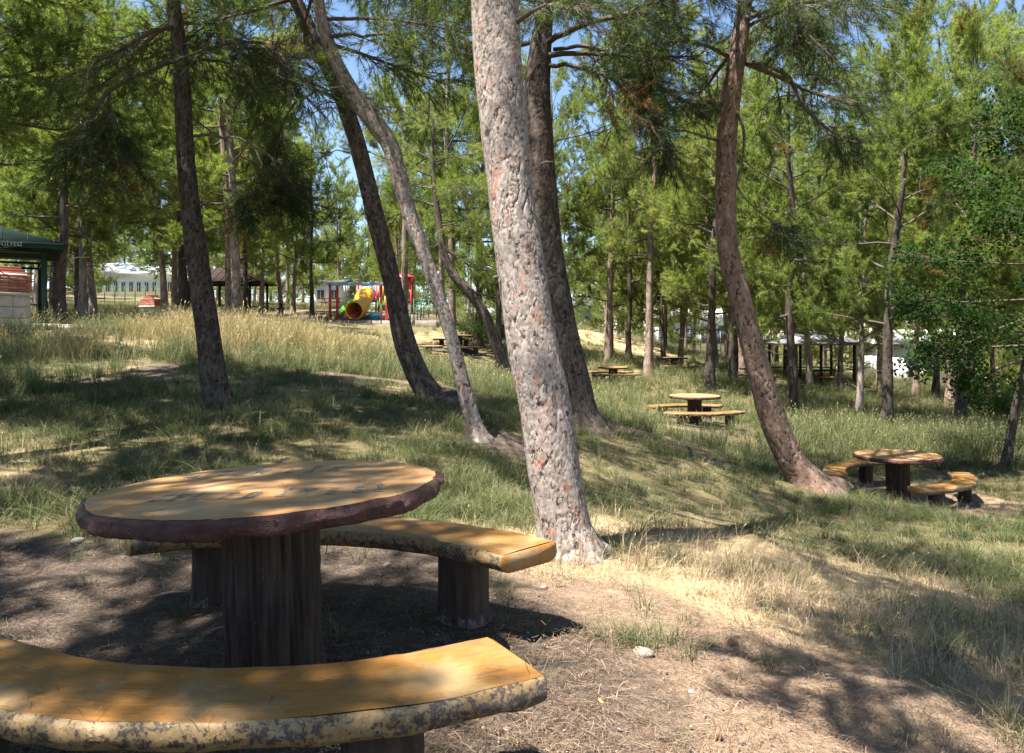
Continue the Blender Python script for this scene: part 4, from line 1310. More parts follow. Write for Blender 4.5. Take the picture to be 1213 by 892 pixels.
def stump(name, parent, rx, ry, h, seed, ctr=(0, 0), sides=56, sq=2.0, ridge=.014, top_in=.0, sink=.14):
    """fluted tree-stump leg; bottom edge slightly flared"""
    z = np.concatenate([[-sink], np.linspace(0, h, 15)])
    a = np.arange(sides) / sides * 2 * math.pi
    A, Z = np.meshgrid(a, z); A = A.ravel(); Z = Z.ravel()
    ca, sa = np.cos(A), np.sin(A)
    k = (np.abs(ca) ** sq + np.abs(sa) ** sq) ** (-1 / sq)
    q = np.stack([ca * 3, sa * 3, Z * .8], 1)
    n = vnoise(q, 3.0, seed, 3) - .5
    fl = np.abs(vnoise(np.stack([ca * 4, sa * 4, Z * .5], 1), 3.2, seed + 4, 2) - .5)
    flare = 1 + .10 * np.exp(-np.maximum(Z, 0) / .06) + .02 * np.exp(-(h - Z) / .05)
    X = k * ca * rx * flare + ca * (n * .03 - fl * ridge * 4); Y = k * sa * ry * flare + sa * (n * .03 - fl * ridge * 4)
    V = np.stack([X + ctr[0], Y + ctr[1], Z], 1)
    nz = len(z)
    i = np.arange(nz - 1)[:, None] * sides; j = np.arange(sides)[None, :]; kk = (j + 1) % sides
    Q = np.stack([i + j, i + kk, i + sides + kk, i + sides + j], -1).reshape(-1, 4)
    mb = MB(); mb.add(V, quads=Q)
    V2 = np.vstack([V[-sides:], [[ctr[0], ctr[1], h]]])
    mb.add(V2, tris=[(a_, (a_ + 1) % sides, sides) for a_ in range(sides)])
    return mb.build(name, M['stump'], parent, smooth=True)


def round_table(seed=5, letters=False):
    t = empty('round_table')
    ztop = .79; R = .69
    nt = 420 if letters else 200; a = np.arange(nt) / nt * 2 * math.pi
    circ = np.stack([np.cos(a), np.sin(a), 0 * a], 1)
    wob = (vnoise(circ, 2.2, seed, 2) - .5) * .045 + (vnoise(circ, 9, seed + 1, 2) - .5) * .018
    rin = R - .022 + wob + (vnoise(circ, 16, seed + 2, 2) - .5) * .010
    # painted top
    rr = np.concatenate([[0.0], np.linspace(.12, 1, 12)])
    V = []
    for f in rr[1:]: V.append(np.stack([rin * f * np.cos(a), rin * f * np.sin(a), np.full(nt, ztop)], 1))
    V = np.vstack([[[0, 0, ztop]]] + V)
    V[:, 2] += (vnoise(V, 3, seed + 7, 2) - .5) * .0012
    T = [(0, 1 + i, 1 + (i + 1) % nt) for i in range(nt)]
    Q = [(1 + k * nt + i, 1 + (k + 1) * nt + i, 1 + (k + 1) * nt + (i + 1) % nt, 1 + k * nt + (i + 1) % nt) for k in range(len(rr) - 2) for i in range(nt)]
    top = MB().add(V, tris=T, quads=Q).build('tabletop', M['ochre_table'], t, smooth=True)
    set_uv(top, lambda c: np.stack([c[:, 0] * 1.0, c[:, 1] * .55], 1))
    # bark rim and underside
    prof = [(0.0, -.0015), (.006, -.001), (.014, -.005), (.024, -.016), (.029, -.032), (.026, -.047), (.019, -.060), (.004, -.070), (-.05, -.075), (-.35, -.077)]
    V = []
    for k, (dr, dz) in enumerate(prof):
        c2 = circ.copy(); c2[:, 2] = dz * 8
        lump = (vnoise(c2, 7, seed + 11, 3) - .5) * .040 * (1 if 0 < k < 8 else 0.0)
        lump += (vnoise(c2, 22, seed + 13, 3) - .5) * .022 * (1 if 1 < k < 8 else 0)
        rad = rin + dr + (lump if k > 1 else 0)
        zz = ztop + dz + ((vnoise(c2, 8, seed + 15, 2) - .5) * .016 if 2 < k < 9 else 0)
        V.append(np.stack([rad * np.cos(a), rad * np.sin(a), zz + 0 * a], 1))
    V = np.vstack(V)
    Q = [(k * nt + i, k * nt + (i + 1) % nt, (k + 1) * nt + (i + 1) % nt, (k + 1) * nt + i)[::-1] for k in range(len(prof) - 1) for i in range(nt)]
    MB().add(V, quads=Q).build('rim', M['rim'], t, smooth=True)
    stump('pedestal', t, .195, .195, ztop - .07, seed + 20, sides=130, ridge=.032)
    if letters:
        rows = [('BELEDİYESİ', [193, 213, 238, 275, 305, 342, 370, 400, 431, 456], 2.86, -.24, .15),
                ('GEMLİK', [235, 270, 314, 350, 376, 404], 3.46, .36, .16)]
        for txt, xs, dep, yl, cap in rows:
            for ch, px in zip(txt, xs):
                lx = (px - 606.5) / F * dep + .965
                cu = bpy.data.curves.new('carved_letter', 'FONT'); cu.body = ch; cu.align_x = 'CENTER'; cu.align_y = 'CENTER'
                cu.size = 1.0
                tmp = bpy.data.objects.new('tmp', cu); COL.objects.link(tmp)
                dg = bpy.context.evaluated_depsgraph_get()
                base = bpy.data.meshes.new_from_object(tmp.evaluated_get(dg))
                cu.offset = .03
                dg = bpy.context.evaluated_depsgraph_get()
                wide = bpy.data.meshes.new_from_object(tmp.evaluated_get(dg))
                bpy.data.objects.remove(tmp)
                for me, mt, dz, nm in ((wide, M['letter_edge'], .0012, 'letter_outline'), (base, M['letter'], .0018, 'carved_letter')):
                    me.name = nm; me.materials.clear(); me.materials.append(mt)
                    me.transform(Matrix.Diagonal((cap * .52, cap * 1.30, 1, 1)))
                    o = bpy.data.objects.new(nm, me); COL.objects.link(o); o.parent = top
                    o.location = (lx, yl + .05 * (lx ** 2) * (2 if yl < 0 else -1), ztop + dz); o.rotation_euler = (0, 0, lx * .22 if yl < 0 else -lx * .15)
    return t


def curved_bench(seed, R=1.5, ha=math.radians(37), width=.355, h=.42):
    t = empty('curved_bench')
    C = R + width / 2
    na = 90; nw = 9
    ang = np.linspace(-ha, ha, na)
    vv = np.linspace(0, 1, nw)
    A, Vv = np.meshgrid(ang, vv)
    wi = (vnoise(np.stack([ang * 3, 0 * ang, 0 * ang], 1), 3, seed, 2) - .5) * .020
    wo = (vnoise(np.stack([ang * 3, 0 * ang + 5, 0 * ang], 1), 3, seed + 1, 3) - .5) * .030
    rin = R + wi + .012; rout = R + width + wo - .018
    r = rin[None, :] + (rout - rin)[None, :] * Vv
    X = r * np.sin(A); Y = C - r * np.cos(A)
    Z = h + 0 * A - .003 * (2 * Vv - 1) ** 4 + (vnoise(np.stack([A.ravel() * 2, Vv.ravel(), 0 * A.ravel()], 1), 3, seed + 2, 2).reshape(A.shape) - .5) * .006
    V = np.stack([X, Y, Z], -1).reshape(-1, 3)
    i = np.arange(nw - 1)[:, None] * na + np.arange(na - 1)[None, :]
    Q = np.stack([i, i + na, i + na + 1, i + 1], -1).reshape(-1, 4)
    top = MB().add(V, quads=Q).build('seat', M['ochre_bench'], t, smooth=True)

    def uvf(c):
        d = np.hypot(c[:, 0], C - c[:, 1]); a_ = np.arctan2(c[:, 0], C - c[:, 1])
        return np.stack([a_ * R * .9, (d - R) * 1.0], 1)
    set_uv(top, uvf)
    # rounded log edges, underside and ends
    prof = []                                   # (v side, offset out, dz) walking from outer top round to inner top
    out = [(.0, -.001), (.009, -.004), (.019, -.015), (.023, -.034), (.021, -.052), (.012, -.069), (-.006, -.081), (-.03, -.087)]
    rows = []
    for k, (dr, dz) in enumerate(out):
        q = np.stack([ang * 3, np.full(na, dz * 7), np.full(na, 2.)], 1)
        l = (vnoise(q, 4, seed + 5, 3) - .5) * .028 * (1 if 1 < k else 0) + (vnoise(q, 16, seed + 6, 2) - .5) * .010 * (1 if k else 0)
        rr = rout + dr + l
        zz = np.interp(vv[-1:], vv, vv) * 0 + h - .003 + dz + (vnoise(q, 5, seed + 8, 2) - .5) * .02 * (1 if k > 3 else 0)
        rows.append(np.stack([rr * np.sin(ang), C - rr * np.cos(ang), zz + 0 * ang], 1))
    for k, (dr, dz) in enumerate(out[::-1]):
        kk = len(out) - 1 - k
        q = np.stack([ang * 3, np.full(na, dz * 7), np.full(na, 9.)], 1)
        l = (vnoise(q, 4, seed + 15, 3) - .5) * .024 * (1 if 1 < kk else 0) + (vnoise(q, 16, seed + 6, 2) - .5) * .008 * (1 if kk else 0)
        rr = rin - dr - l
        zz = h - .003 + dz
        rows.append(np.stack([rr * np.sin(ang), C - rr * np.cos(ang), zz + 0 * ang], 1))
    V = np.vstack(rows); nr = len(rows)
    i = np.arange(nr - 1)[:, None] * na + np.arange(na - 1)[None, :]
    Q = np.stack([i, i + na, i + na + 1, i + 1], -1).reshape(-1, 4)
    mb = MB().add(V, quads=Q)
    mb.build('flaking_edge', M['edge'], t, smooth=True)
    for e, s in ((0, 1), (na - 1, -1)):
        ring = np.array([row[e] for row in rows]); c = ring.mean(0)
        tang = np.array([math.cos(ang[e]), math.sin(ang[e]), 0]) * (-s)
        ring2 = c + (ring - c) * .90 + tang * .014
        n = len(ring)
        Vv2 = np.vstack([ring, ring2, [c + tang * .016]])
        q = [(k, (k + 1) % n, n + (k + 1) % n, n + k) for k in range(n)]
        tt = [(n + k, n + (k + 1) % n, 2 * n) for k in range(n)]
        if s < 0: q = [x[::-1] for x in q]; tt = [x[::-1] for x in tt]
        o = MB().add(Vv2, tris=tt, quads=q).build('end_face', M['ochre_bench'], t, smooth=False)
        set_uv(o, lambda c_: np.stack([c_[:, 2], c_[:, 1]], 1))
    for s in (-1, 1):
        a_ = s * ha * .62; rm = R + width / 2
        o = stump('leg', t, .118, .10, h - .07, seed + 30 + s, ctr=(0, 0), sides=44, sq=3.2, ridge=.010)
        o.location = (rm * math.sin(a_), C - rm * math.cos(a_), 0); o.rotation_euler = (0, 0, a_)
    return t


def put(o, x, y, rz=0.0, tilt=(0, 0), dz=0.0, label=None, cat=None, group=None, z=None):
    o.location = (x, y, (gz1(x, y) if z is None else z) + dz); o.rotation_euler = (tilt[0], tilt[1], rz)
    return tag(o, label, cat, group)


t1 = round_table(5, True)
put(t1, -.965, 3.12, 0, (math.radians(-1.6), math.radians(-2.4)), 0, 'round ochre table with carved letters and a maroon bark rim', 'table', z=0.0)
b1 = curved_bench(7)
b2 = curved_bench(9)
# bench frame: +Y side is the hollow side; arc centres found from the photograph


def put_bench(o, cx, cy, rz, z=None, label=None, group=None, tilt=(0, 0)):
    """cx,cy: arc centre; rz turns the hollow side (local +Y)"""
    C = 1.5 + .355 / 2
    x = cx + math.sin(rz) * C; y = cy - math.cos(rz) * C
    return put(o, x, y, rz, tilt, 0, label, 'bench', group, z)


put_bench(b1, -.87, 3.79, math.radians(-5.5), 0.0, 'worn glossy ochre bench with flaking edge, in front of the lettered table')
put_bench(b2, -1.115, 2.35, math.radians(180 - 8.4), 0.0, 'ochre bench behind the lettered table, its end touching the thick pine')

t_proto = round_table(33, False)
tb = [curved_bench(51), curved_bench(57)]
first = {'t': True, 0: True, 1: True}
SETS = [(6.7, 13.25, 42, 'ochre table beside the arched brown pine', 'far right table'),
        (5.0, 20.9, 6, 'ochre table in the sunny gap beyond the shaded soil', 'table in the sunny gap'),
        (4.5, 34.0, 5, 'bright ochre table in long grass behind the dark pine', 'bright table in long grass'),
        (8.5, 40.0, 12, 'blackish table beneath the leaning pale pine', 'blackish table'),
        (-3.7, 33.5, -10, 'brown table on bare soil below the playground', 'brown table below the playground'),
        (-2.7, 38.5, 20, 'brown table close to the green railings', 'brown table by the railings'),
        (12.6, 40.0, 15, 'ochre table mostly hidden by the arched pine trunk', 'hidden table')]
for (x, y, deg, lab, ref) in SETS:
    if first['t']: o = t_proto; first['t'] = False
    else: o = copy_tree(t_proto)
    put(o, x, y, random.uniform(0, 6), (random.uniform(-.02, .02), random.uniform(-.02, .02)), .0, 'round ' + lab, 'table')
    for k in (0, 1):
        if first[k]: b = tb[k]; first[k] = False
        else: b = copy_tree(tb[k])
        a = math.radians(deg + 180 * k)
        # bench centre sits .95 m from the table centre, hollow side facing it
        bx, by = x + math.sin(a) * .97 * (1 if k == 0 else 1), y - math.cos(a) * .97
        put(b, bx, by, a, (0, 0), 0, ('curved bench on the near side of the ' if k == 0 else 'curved bench on the far side of the ') + ref, 'bench')


# ------------------------------------------------------------------ left pavilion and brick grills
def box_part(name, parent, c, s, mat, rz=0.0, bevel=0.0):
    return MB().box(c, s, rz, bevel).build(name, mat, parent)


def text_part(name, body, parent, loc, size, rot, mat, sx=1.0, depth=.004):
    cu = bpy.data.curves.new(name, 'FONT'); cu.body = body; cu.size = size; cu.extrude = depth; cu.align_x = 'CENTER'; cu.align_y = 'CENTER'
    tmp = bpy.data.objects.new('tmp', cu); COL.objects.link(tmp)
    me = bpy.data.meshes.new_from_object(tmp.evaluated_get(bpy.context.evaluated_depsgraph_get()))
    bpy.data.objects.remove(tmp)
    me.name = name; me.materials.clear(); me.materials.append(mat)
    o = bpy.data.objects.new(name, me); COL.objects.link(o); o.parent = parent
    o.location = loc; o.rotation_euler = rot; o.scale = (sx, 1, 1)
    return o


def hip_roof(name, parent, cx, cy, hx, hy, z0, z1, ridge, mat, th=.07, ribs=0, rib_mat=None):
    """hipped roof slab with a short ridge along x; raised seams as children"""
    e = [(-hx, -hy), (hx, -hy), (hx, hy), (-hx, hy)]; rd = [(-ridge, 0), (ridge, 0)]
    V = [(cx + x, cy + y, z0) for x, y in e] + [(cx + x, cy, z1) for x, _ in rd] + [(cx + x * .985, cy + y * .985, z0 - th) for x, y in e] + [(cx + x, cy, z1 - th) for x, _ in rd]
    T = [(1, 2, 5), (3, 0, 4), (8, 7, 11), (6, 9, 10)]
    Q = [(0, 1, 5, 4), (2, 3, 4, 5), (7, 6, 10, 11), (9, 8, 11, 10)] + [(1, 0, 6, 7), (2, 1, 7, 8), (3, 2, 8, 9), (0, 3, 9, 6)]
    o = MB().add(V, tris=T, quads=Q).build(name, mat, parent)
    for k in range(ribs):
        x = -hx + 2 * hx * (k + .5) / ribs
        xr = np.clip(x, -ridge, ridge)
        f = 1 - abs(x - xr) / max(1e-6, hx - ridge)
        for s in (-1, 1):
            mb = MB(); mb.tube([(cx + x, cy + s * hy, z0 + .015), (cx + x, cy + s * hy * (1 - f), z0 + (z1 - z0) * f + .015)], .018, 4)
            mb.build('roof_seam', rib_mat or mat, o)
    return o


def pavilion_left():
    # near right corner post stands at photo x 52, depth 22.4
    x1, y1 = at(52, 22.4), 22.4
    w, d = 4.6, 4.2
    z = gz1(x1, y1)
    t = empty('green_pavilion', (x1, y1, z), math.radians(33), 'green metal pavilion with a hipped roof and lettered eave', 'pavilion')
    for ix in (0, 1):
        for iy in (0, 1):
            box_part('post', t, (-ix * w, iy * d, 1.05), (.12, .12, 2.3), M['iron_dark'], 0, .01)
    for zz in (2.16, 1.98):
        box_part('beam', t, (-w / 2, -.003, zz), (w + .1, .07, .07), M['iron_dark'])
        box_part('beam', t, (-w / 2, d + .003, zz), (w + .1, .07, .07), M['iron_dark'])
        box_part('beam', t, (.003, d / 2, zz), (.07, d - .1, .07), M['iron_dark'])
    for k in range(5):
        box_part('truss_bar', t, (-.35 - k * .95, 0, 2.07), (.035, .035, .12), M['iron_dark'])
    box_part('rail', t, (-w / 2, d, .75), (w - .15, .05, .05), M['iron_dark'])
    box_part('rail', t, (-w / 2, d, .4), (w - .15, .05, .05), M['iron_dark'])
    hip_roof('roof', t, -w / 2, d / 2, w / 2 + .55, d / 2 + .55, 2.40, 3.25, .5, M['roof_green'], .1, 9, M['roof_green'])
    f = box_part('eave_board', t, (-w / 2, -.585, 2.32), (w + 1.0, .03, .17), M['roof_green'])
    text_part('eave_lettering', 'GEMLİK BELEDİYESİ', f, (-w / 2 + 1.05, -.612, 2.31), .15, (math.radians(90), 0, 0), M['text_white'], 1.05)


pavilion_left()


def grill(label, x, y, rz, sc, cols=4, seed=3):
    """block-built grill pillar: concrete blocks below, brick courses and a peaked brick cap above"""
    t = empty('brick_grill', (x, y, gz1(x, y) - .02), rz, label, 'grill')
    w, d = 1.0, .85
    bl = None
    for k in range(3):
        for i in range(2):
            for j in range(2):
                cx = -w / 4 + i * w / 2; cy = -d / 4 + j * d / 2
                box_part('concrete_block', t, (cx * 1.0, cy, .135 + k * .275), (w / 2 - .008, d / 2 - .008, .268), M['concrete'], 0, .012)
    box_part('concrete_slab', t, (0, 0, .865), (w + .08, d + .08, .085), M['concrete'], 0, .015)
    n = 4
    brick = MB().box((0, 0, 0), (w / n - .010, .115, .062), 0, .006).build('brick', M['brick'], t)
    side = MB().box((0, 0, 0), (.115, d / 4 - .010, .062), 0, .006).build('brick', M['brick'], t)
    used = [False, False]

    def place(which, loc):
        src = (brick, side)[which]
        if used[which]: o = src.copy(); COL.objects.link(o)
        else: o = src; used[which] = True
        o.location = loc
    for c in range(6):
        z = .945 + c * .072; off = (w / n / 2) if c % 2 else 0
        if c % 2:
            for s in (-1, 1):
                for e in (-1, 1):
                    hb = MB().box((0, 0, 0), (w / n / 2 - .010, .115, .062), 0, .006).build('brick', M['brick'], t); hb.location = (e * (w / 2 - w / n / 4), s * (d / 2 - .06), z)
        for k in range(n - (1 if c % 2 else 0)):
            for s in (-1, 1): place(0, (-w / 2 + (k + .5) * w / n + off, s * (d / 2 - .06), z))
        for k in range(3):
            for s in (-1, 1): place(1, (s * (w / 2 - .06), -d / 2 + .12 + (k + .5) * (d - .24) / 3, z))
    MB().box((0, 0, 1.13), (w - .14, d - .14, .48)).build('mortar_core', M['concrete'], t)
    # stepped gable courses
    for c in range(3):
        ww = w * (1 - .26 * (c + 1)); z = .945 + (6 + c) * .072
        m = max(1, int(round(ww / .24)))
        for k in range(m):
            o = MB().box((0, 0, 0), (ww / m - .010, d - .02, .062), 0, .006).build('brick', M['brick'], t)
            o.location = (-ww / 2 + (k + .5) * ww / m, 0, z)
    t.scale = (sc, sc, sc)


grill('large grill of grey blocks topped with red brick beside the green pavilion', at(2, 18.8), 18.8, math.radians(-28), 1.0)
grill('small grill of pale blocks with a pointed brick top near the fence', at(180, 45), 45, math.radians(-12), 1.0)
x_, y_ = at(30, 21), 20.6
# paved terrace strip in front of the pavilion: single slabs
pv = empty('paving', (at(78, 21.5), 21.5, 0), 0, 'pale concrete paving slabs before the green pavilion', 'paving')
for i in range(9):
    for j in range(3):
        lx = -3.1 + i * .8; ly = -.9 + j * .8
        X, Y = at(78, 21.5) + lx, 21.5 + ly
        o = MB().box((lx, ly, gz1(X, Y) + .02), (.785, .785, .09), 0, .01).build('paving_slab', M['concrete'], pv)


def fence(label, p0, p1, h, n, mat, rails=(.95, .5, .12), post=.06, group=None):
    x0, y0 = p0; x1, y1 = p1
    t = empty('metal_fence', (x0, y0, gz1(x0, y0)), 0, label, 'fence', group)
    X = np.linspace(x0, x1, n); Y = np.linspace(y0, y1, n); Z = gz(X, Y); b = np.array([x0, y0, gz1(x0, y0)])
    for k in range(n):
        p = np.array([X[k], Y[k], Z[k]]) - b
        MB().box(p + [0, 0, h / 2], (post, post, h + .1)).build('post', mat, t)
    for f in rails:
        for k in range(n - 1):
            a = np.array([X[k], Y[k], Z[k] + h * f]) - b; c = np.array([X[k + 1], Y[k + 1], Z[k + 1] + h * f]) - b
            MB().tube([a, c], post * .32, 6).build('rail', mat, t)
    return t


fence('green post-and-rail fence before the long white hall', (at(100, 66), 66), (at(196, 66), 66), 1.5, 9, M['iron_green'])
fence('dark post-and-rail fence before the white house on the right', (at(806, 68), 68), (at(862, 68), 68), 1.3, 8, M['iron_dark'])


def building(label, px0, px1, z, depth, h, roof_h, wallm, roofm, nwin, name='white_building', base=None, roof='gable'):
    x0, x1 = at(px0, z), at(px1, z); w = x1 - x0
    b = gz1((x0 + x1) / 2, z) - .4 if base is None else base
    t = empty(name, ((x0 + x1) / 2, z, b), 0, label, 'building')
    box_part('wall', t, (0, depth / 2, h / 2), (w, depth, h), wallm)
    o = .4
    V = [(-w / 2 - o, -o, h + .002), (w / 2 + o, -o, h + .002), (w / 2 + o, depth + o, h + .002), (-w / 2 - o, depth + o, h + .002), (-w / 2 - o, depth / 2, h + roof_h), (w / 2 + o, depth / 2, h + roof_h)]
    MB().add(V, tris=[(0, 3, 4), (2, 1, 5)][::1], quads=[(0, 1, 5, 4), (2, 3, 4, 5), (3, 2, 1, 0)]).build('roof', roofm, t)
    for k in range(nwin):
        x = -w / 2 + (k + .5) * w / nwin
        f = MB().box((x, -.03, h * .52), (min(1.3, w / nwin * .6), .08, h * .40)).build('window', M['white_wall'], t)
        MB().box((x, -.075, h * .52), (min(1.3, w / nwin * .6) - .12, .02, h * .40 - .12)).build('pane', M['window_glass'], f)
        MB().box((x, -.09, h * .52), (.04, .03, h * .40 - .12)).build('mullion', M['white_wall'], f)
    return t


building('long low white hall behind the green fence on the left', 96, 206, 84, 9, 2.9, 1.6, M['white_wall'], M['white_wall'], 12)
building('white house glimpsed between the stems behind the black table', 790, 862, 84, 9, 4.4, 1.0, M['white_wall'], M['white_wall'], 4)
building('pale blue house between the far pine stems on the crest', 672, 706, 95, 8, 4.0, 1.0, M['blue_wall'], M['roof_grey'], 2)
building('white wall of a house seen low between the right pine trunks', 1070, 1160, 62, 8, 4.0, 1.2, M['white_wall'], M['white_wall'], 4)
building('white flat kiosk behind the swing frame', 372, 404, 72, 5, 2.5, .4, M['white_wall'], M['roof_grey'], 2)


def shelter(label, px, z, w, d, h, rise, roofm, postm, table=False, name='shelter'):
    x = at(px, z); t = empty(name, (x, z, gz1(x, z)), 0, label, 'shelter')
    for sx in (-1, 0, 1):
        for sy in (-1, 1):
            box_part('post', t, (sx * w / 2, sy * d / 2, h / 2), (.12, .12, h + .3), postm)
    for sy in (-1, 1): box_part('beam', t, (0, sy * (d / 2 + .004), h - .06), (w + .2, .1, .1), postm)
    for sx in (-1, 1):
        box_part('rail', t, (sx * w / 4, -d / 2, .75), (w / 2 - .14, .05, .06), postm)
        box_part('rail', t, (sx * w / 4, d / 2, .75), (w / 2 - .14, .05, .06), postm)
    hip_roof('roof', t, 0, 0, w / 2 + .5, d / 2 + .5, h, h + rise, w * .12, roofm, .08, 10, roofm)
    return t


shelter('brown-roofed open shelter behind the slim dark pine', 272, 47, 3.6, 3.2, 2.15, 1.0, M['roof_brown'], M['iron_dark'])
shelter('grey-roofed gazebo with a picnic table under the far pines', 960, 43, 3.6, 3.0, 2.2, .75, M['roof_grey'], M['iron_dark'], name='gazebo')


def picnic_table(label, px, z, seatm, rz=0.0, x=None):
    x = at(px, z) if x is None else x
    t = empty('picnic_table', (x, z, gz1(x, z)), rz, label, 'picnic table')
    for k in range(4): box_part('tabletop_plank', t, (0, -.27 + k * .18, .74), (1.7, .17, .04), M['wood_dark'])
    for s in (-1, 1):
        for k in range(2): box_part('seat_plank', t, (0, s * (.62 + k * .15), .44), (1.7, .14, .04), seatm)
        box_part('cross_beam', t, (s * .6, 0, .40), (.06, 1.5, .05), M['wood_dark'])
        for q in (-1, 1): MB().box((s * .6, q * .38, .36), (.055, .07, .78), 0, 0, q * .42).build('leg', M['wood_dark'], t)


picnic_table('dark picnic table with orange seats under the grey-roofed gazebo', 979, 42.2, M['seat_orange'], .1)
picnic_table('dark wooden picnic table under the brown-roofed shelter', 272, 47, M['wood_dark'], 0)
picnic_table('dark wooden picnic table beside the pines left of the swing frame', 322, 49, M['wood_dark'], .2)
picnic_table('dark wooden picnic table right before the white kiosk', 392, 62, M['wood_dark'], -.1)


# ------------------------------------------------------------------ playground
def playground():
    def base(px, z): x = at(px, z); return np.array([x, z, gz1(x, z)])
    # concrete pad
    x0, x1 = at(388, 47), at(505, 47)
    zz = max(gz1(x0 + 1, 46), gz1((x0 + x1) / 2, 47)) + .0
    pad = MB().box(((x0 + x1) / 2, 50.0, zz - .42), (x1 - x0 + 1.5, 9.0, .9), 0, .02).build('playground_pad', M['pad'])
    tag(pad, 'pale concrete pad under the playground', 'pavement', kind='structure')
    zt = zz + .03
    # swing frame
    p = np.array([at(391, 47), 47, zt]); q = np.array([at(458, 47), 47, zt])
    t = empty('swing_frame', p, 0, 'red playground frame with a pale blue top beam', 'swing')
    Hs = 2.25; wsp = q[0] - p[0]
    for xx in (0, wsp):
        for dx in (0, .38):
            X = xx + (dx if xx == 0 else -dx)
            MB().tube([(X, .0 + dx * .8, -.05), (X, .0 + dx * .8, Hs)], .085, 10).build('post', M['play_red'], t, smooth=True)
        X = xx + (.19 if xx == 0 else -.19)
        MB().tube([(X - .19, .0, .35), (X + .19, .3, .35)], .035, 8).build('cross_bar', M['play_red'], t)
    MB().box((wsp / 2, .06, Hs + .03), (wsp + .35, .18, .19), 0, .02).build('top_beam', M['play_blue'], t)
    # slide tower
    z = 51.0; b = np.array([at(436, z), z, zt])
    t = empty('slide_tower', b, 0, 'playground tower with a yellow tube slide and a green chute', 'playground')
    for sx in (-.62, .62):
        for sy in (-.5, .5):
            MB().tube([(sx, sy, -.05), (sx, sy, 2.55)], .06, 10).build('post', M['play_red'], t, smooth=True)
            MB().tube([(sx, sy, 2.551), (sx, sy, 2.62), (sx, sy, 2.66)], [.062, .07, .02], 10).build('post_cap', M['play_pink'], t, smooth=True)
    box_part('platform', t, (0, 0, 1.35), (1.3, 1.1, .08), M['play_violet'])
    box_part('back_panel', t, (0, .52, 1.8), (1.1, .05, .8), M['play_red'])
    for s in (-1, 1): box_part('side_panel', t, (s * .62, 0, 1.75), (.05, .8, .65), M['play_violet'])
    a = np.linspace(0, math.pi, 14)
    arch = np.stack([.55 * np.cos(a), 0 * a - .55, 1.95 + .32 * np.sin(a)], 1)
    MB().tube(arch, .07, 8).build('arch', M['play_violet'], t, smooth=True)
    # tube slide, hollow: outer and inner skin with a bright lip
    path = catmull(np.array([(-.05, -.35, 1.78), (-.08, -.9, 1.62), (-.16, -1.7, 1.02), (-.26, -2.4, .72), (-.32, -2.9, .66)]), .06)
    n = len(path)
    corr = .56 + .014 * np.sin(np.arange(n) * 1.1)
    V, Q, _ = tube_np(path, corr, 24, False); V2, Q2, _ = tube_np(path, corr - .03, 24, False)
    mb = MB(); mb.add(V, quads=Q); mb.add(V2, quads=Q2[:, ::-1])
    s = mb.build('tube_slide', M['play_yellow'], t, smooth=True)
    T_, N_, B_ = frames(path)
    a0 = np.arange(24) / 24 * 2 * math.pi
    disc = path[0] + .55 * (np.cos(a0)[:, None] * N_[0] + np.sin(a0)[:, None] * B_[0])
    MB().add(np.vstack([disc, path[:1]]), tris=[(k, (k + 1) % 24, 24) for k in range(24)]).build('tube_end', M['play_yellow'], s)
    aa = np.arange(25) / 24 * 2 * math.pi
    ring = path[-1] + .56 * (np.cos(aa)[:, None] * N_[-1] + np.sin(aa)[:, None] * B_[-1])
    MB().tube(ring, .06, 8, False).build('lip', M['play_yellow'], s, smooth=True)
    # green chute to the left front
    cp = np.array([(-.6, -.2, 1.4), (-1.0, -.7, 1.1), (-1.55, -1.35, .45), (-1.85, -1.7, .2), (-2.1, -2.0, .16)])
    cp = catmull(cp, .15); d = np.array([.72, -.6, 0]); d /= np.linalg.norm(d)
    W_ = .26; rows = [cp - d * W_ + [0, 0, .24], cp - d * (W_ - .03), cp + d * (W_ - .03), cp + d * W_ + [0, 0, .24], cp + d * (W_ + .03) + [0, 0, .24], cp + d * (W_ + .02) - [0, 0, .05], cp - d * (W_ + .02) - [0, 0, .05], cp - d * (W_ + .03) + [0, 0, .24]]
    V = np.vstack(rows); n = len(cp)
    Q = [(k * n + i, ((k + 1) % 8) * n + i, ((k + 1) % 8) * n + i + 1, k * n + i + 1) for k in range(8) for i in range(n - 1)]
    MB().add(V, quads=Q).build('green_chute', M['play_green'], t, smooth=False)
    # green leaf-shaped guard and yellow ladder bars on the right
    a = np.linspace(0, 2 * math.pi, 22, endpoint=False)
    leaf = np.stack([.42 * np.cos(a) * (1 + .25 * np.sin(a)), 0 * a, .5 * np.sin(a)], 1)
    V = np.vstack([leaf + [1.15, -.52, 1.2], leaf + [1.15, -.46, 1.2], [[1.15, -.54, 1.2], [1.15, -.44, 1.2]]])
    n = 22
    MB().add(V, tris=[(i, (i + 1) % n, 2 * n) for i in range(n)] + [(n + (i + 1) % n, n + i, 2 * n + 1) for i in range(n)],
             quads=[((i + 1) % n, i, n + i, n + (i + 1) % n) for i in range(n)]).build('leaf_panel', M['play_green'], t)
    for k in range(5):
        MB().tube([(.75 + k * .17, -.55, 1.4), (.75 + k * .17, -.55, 2.35)], .022, 6).build('guard_bar', M['play_green'] if k % 2 else M['play_yellow'], t)
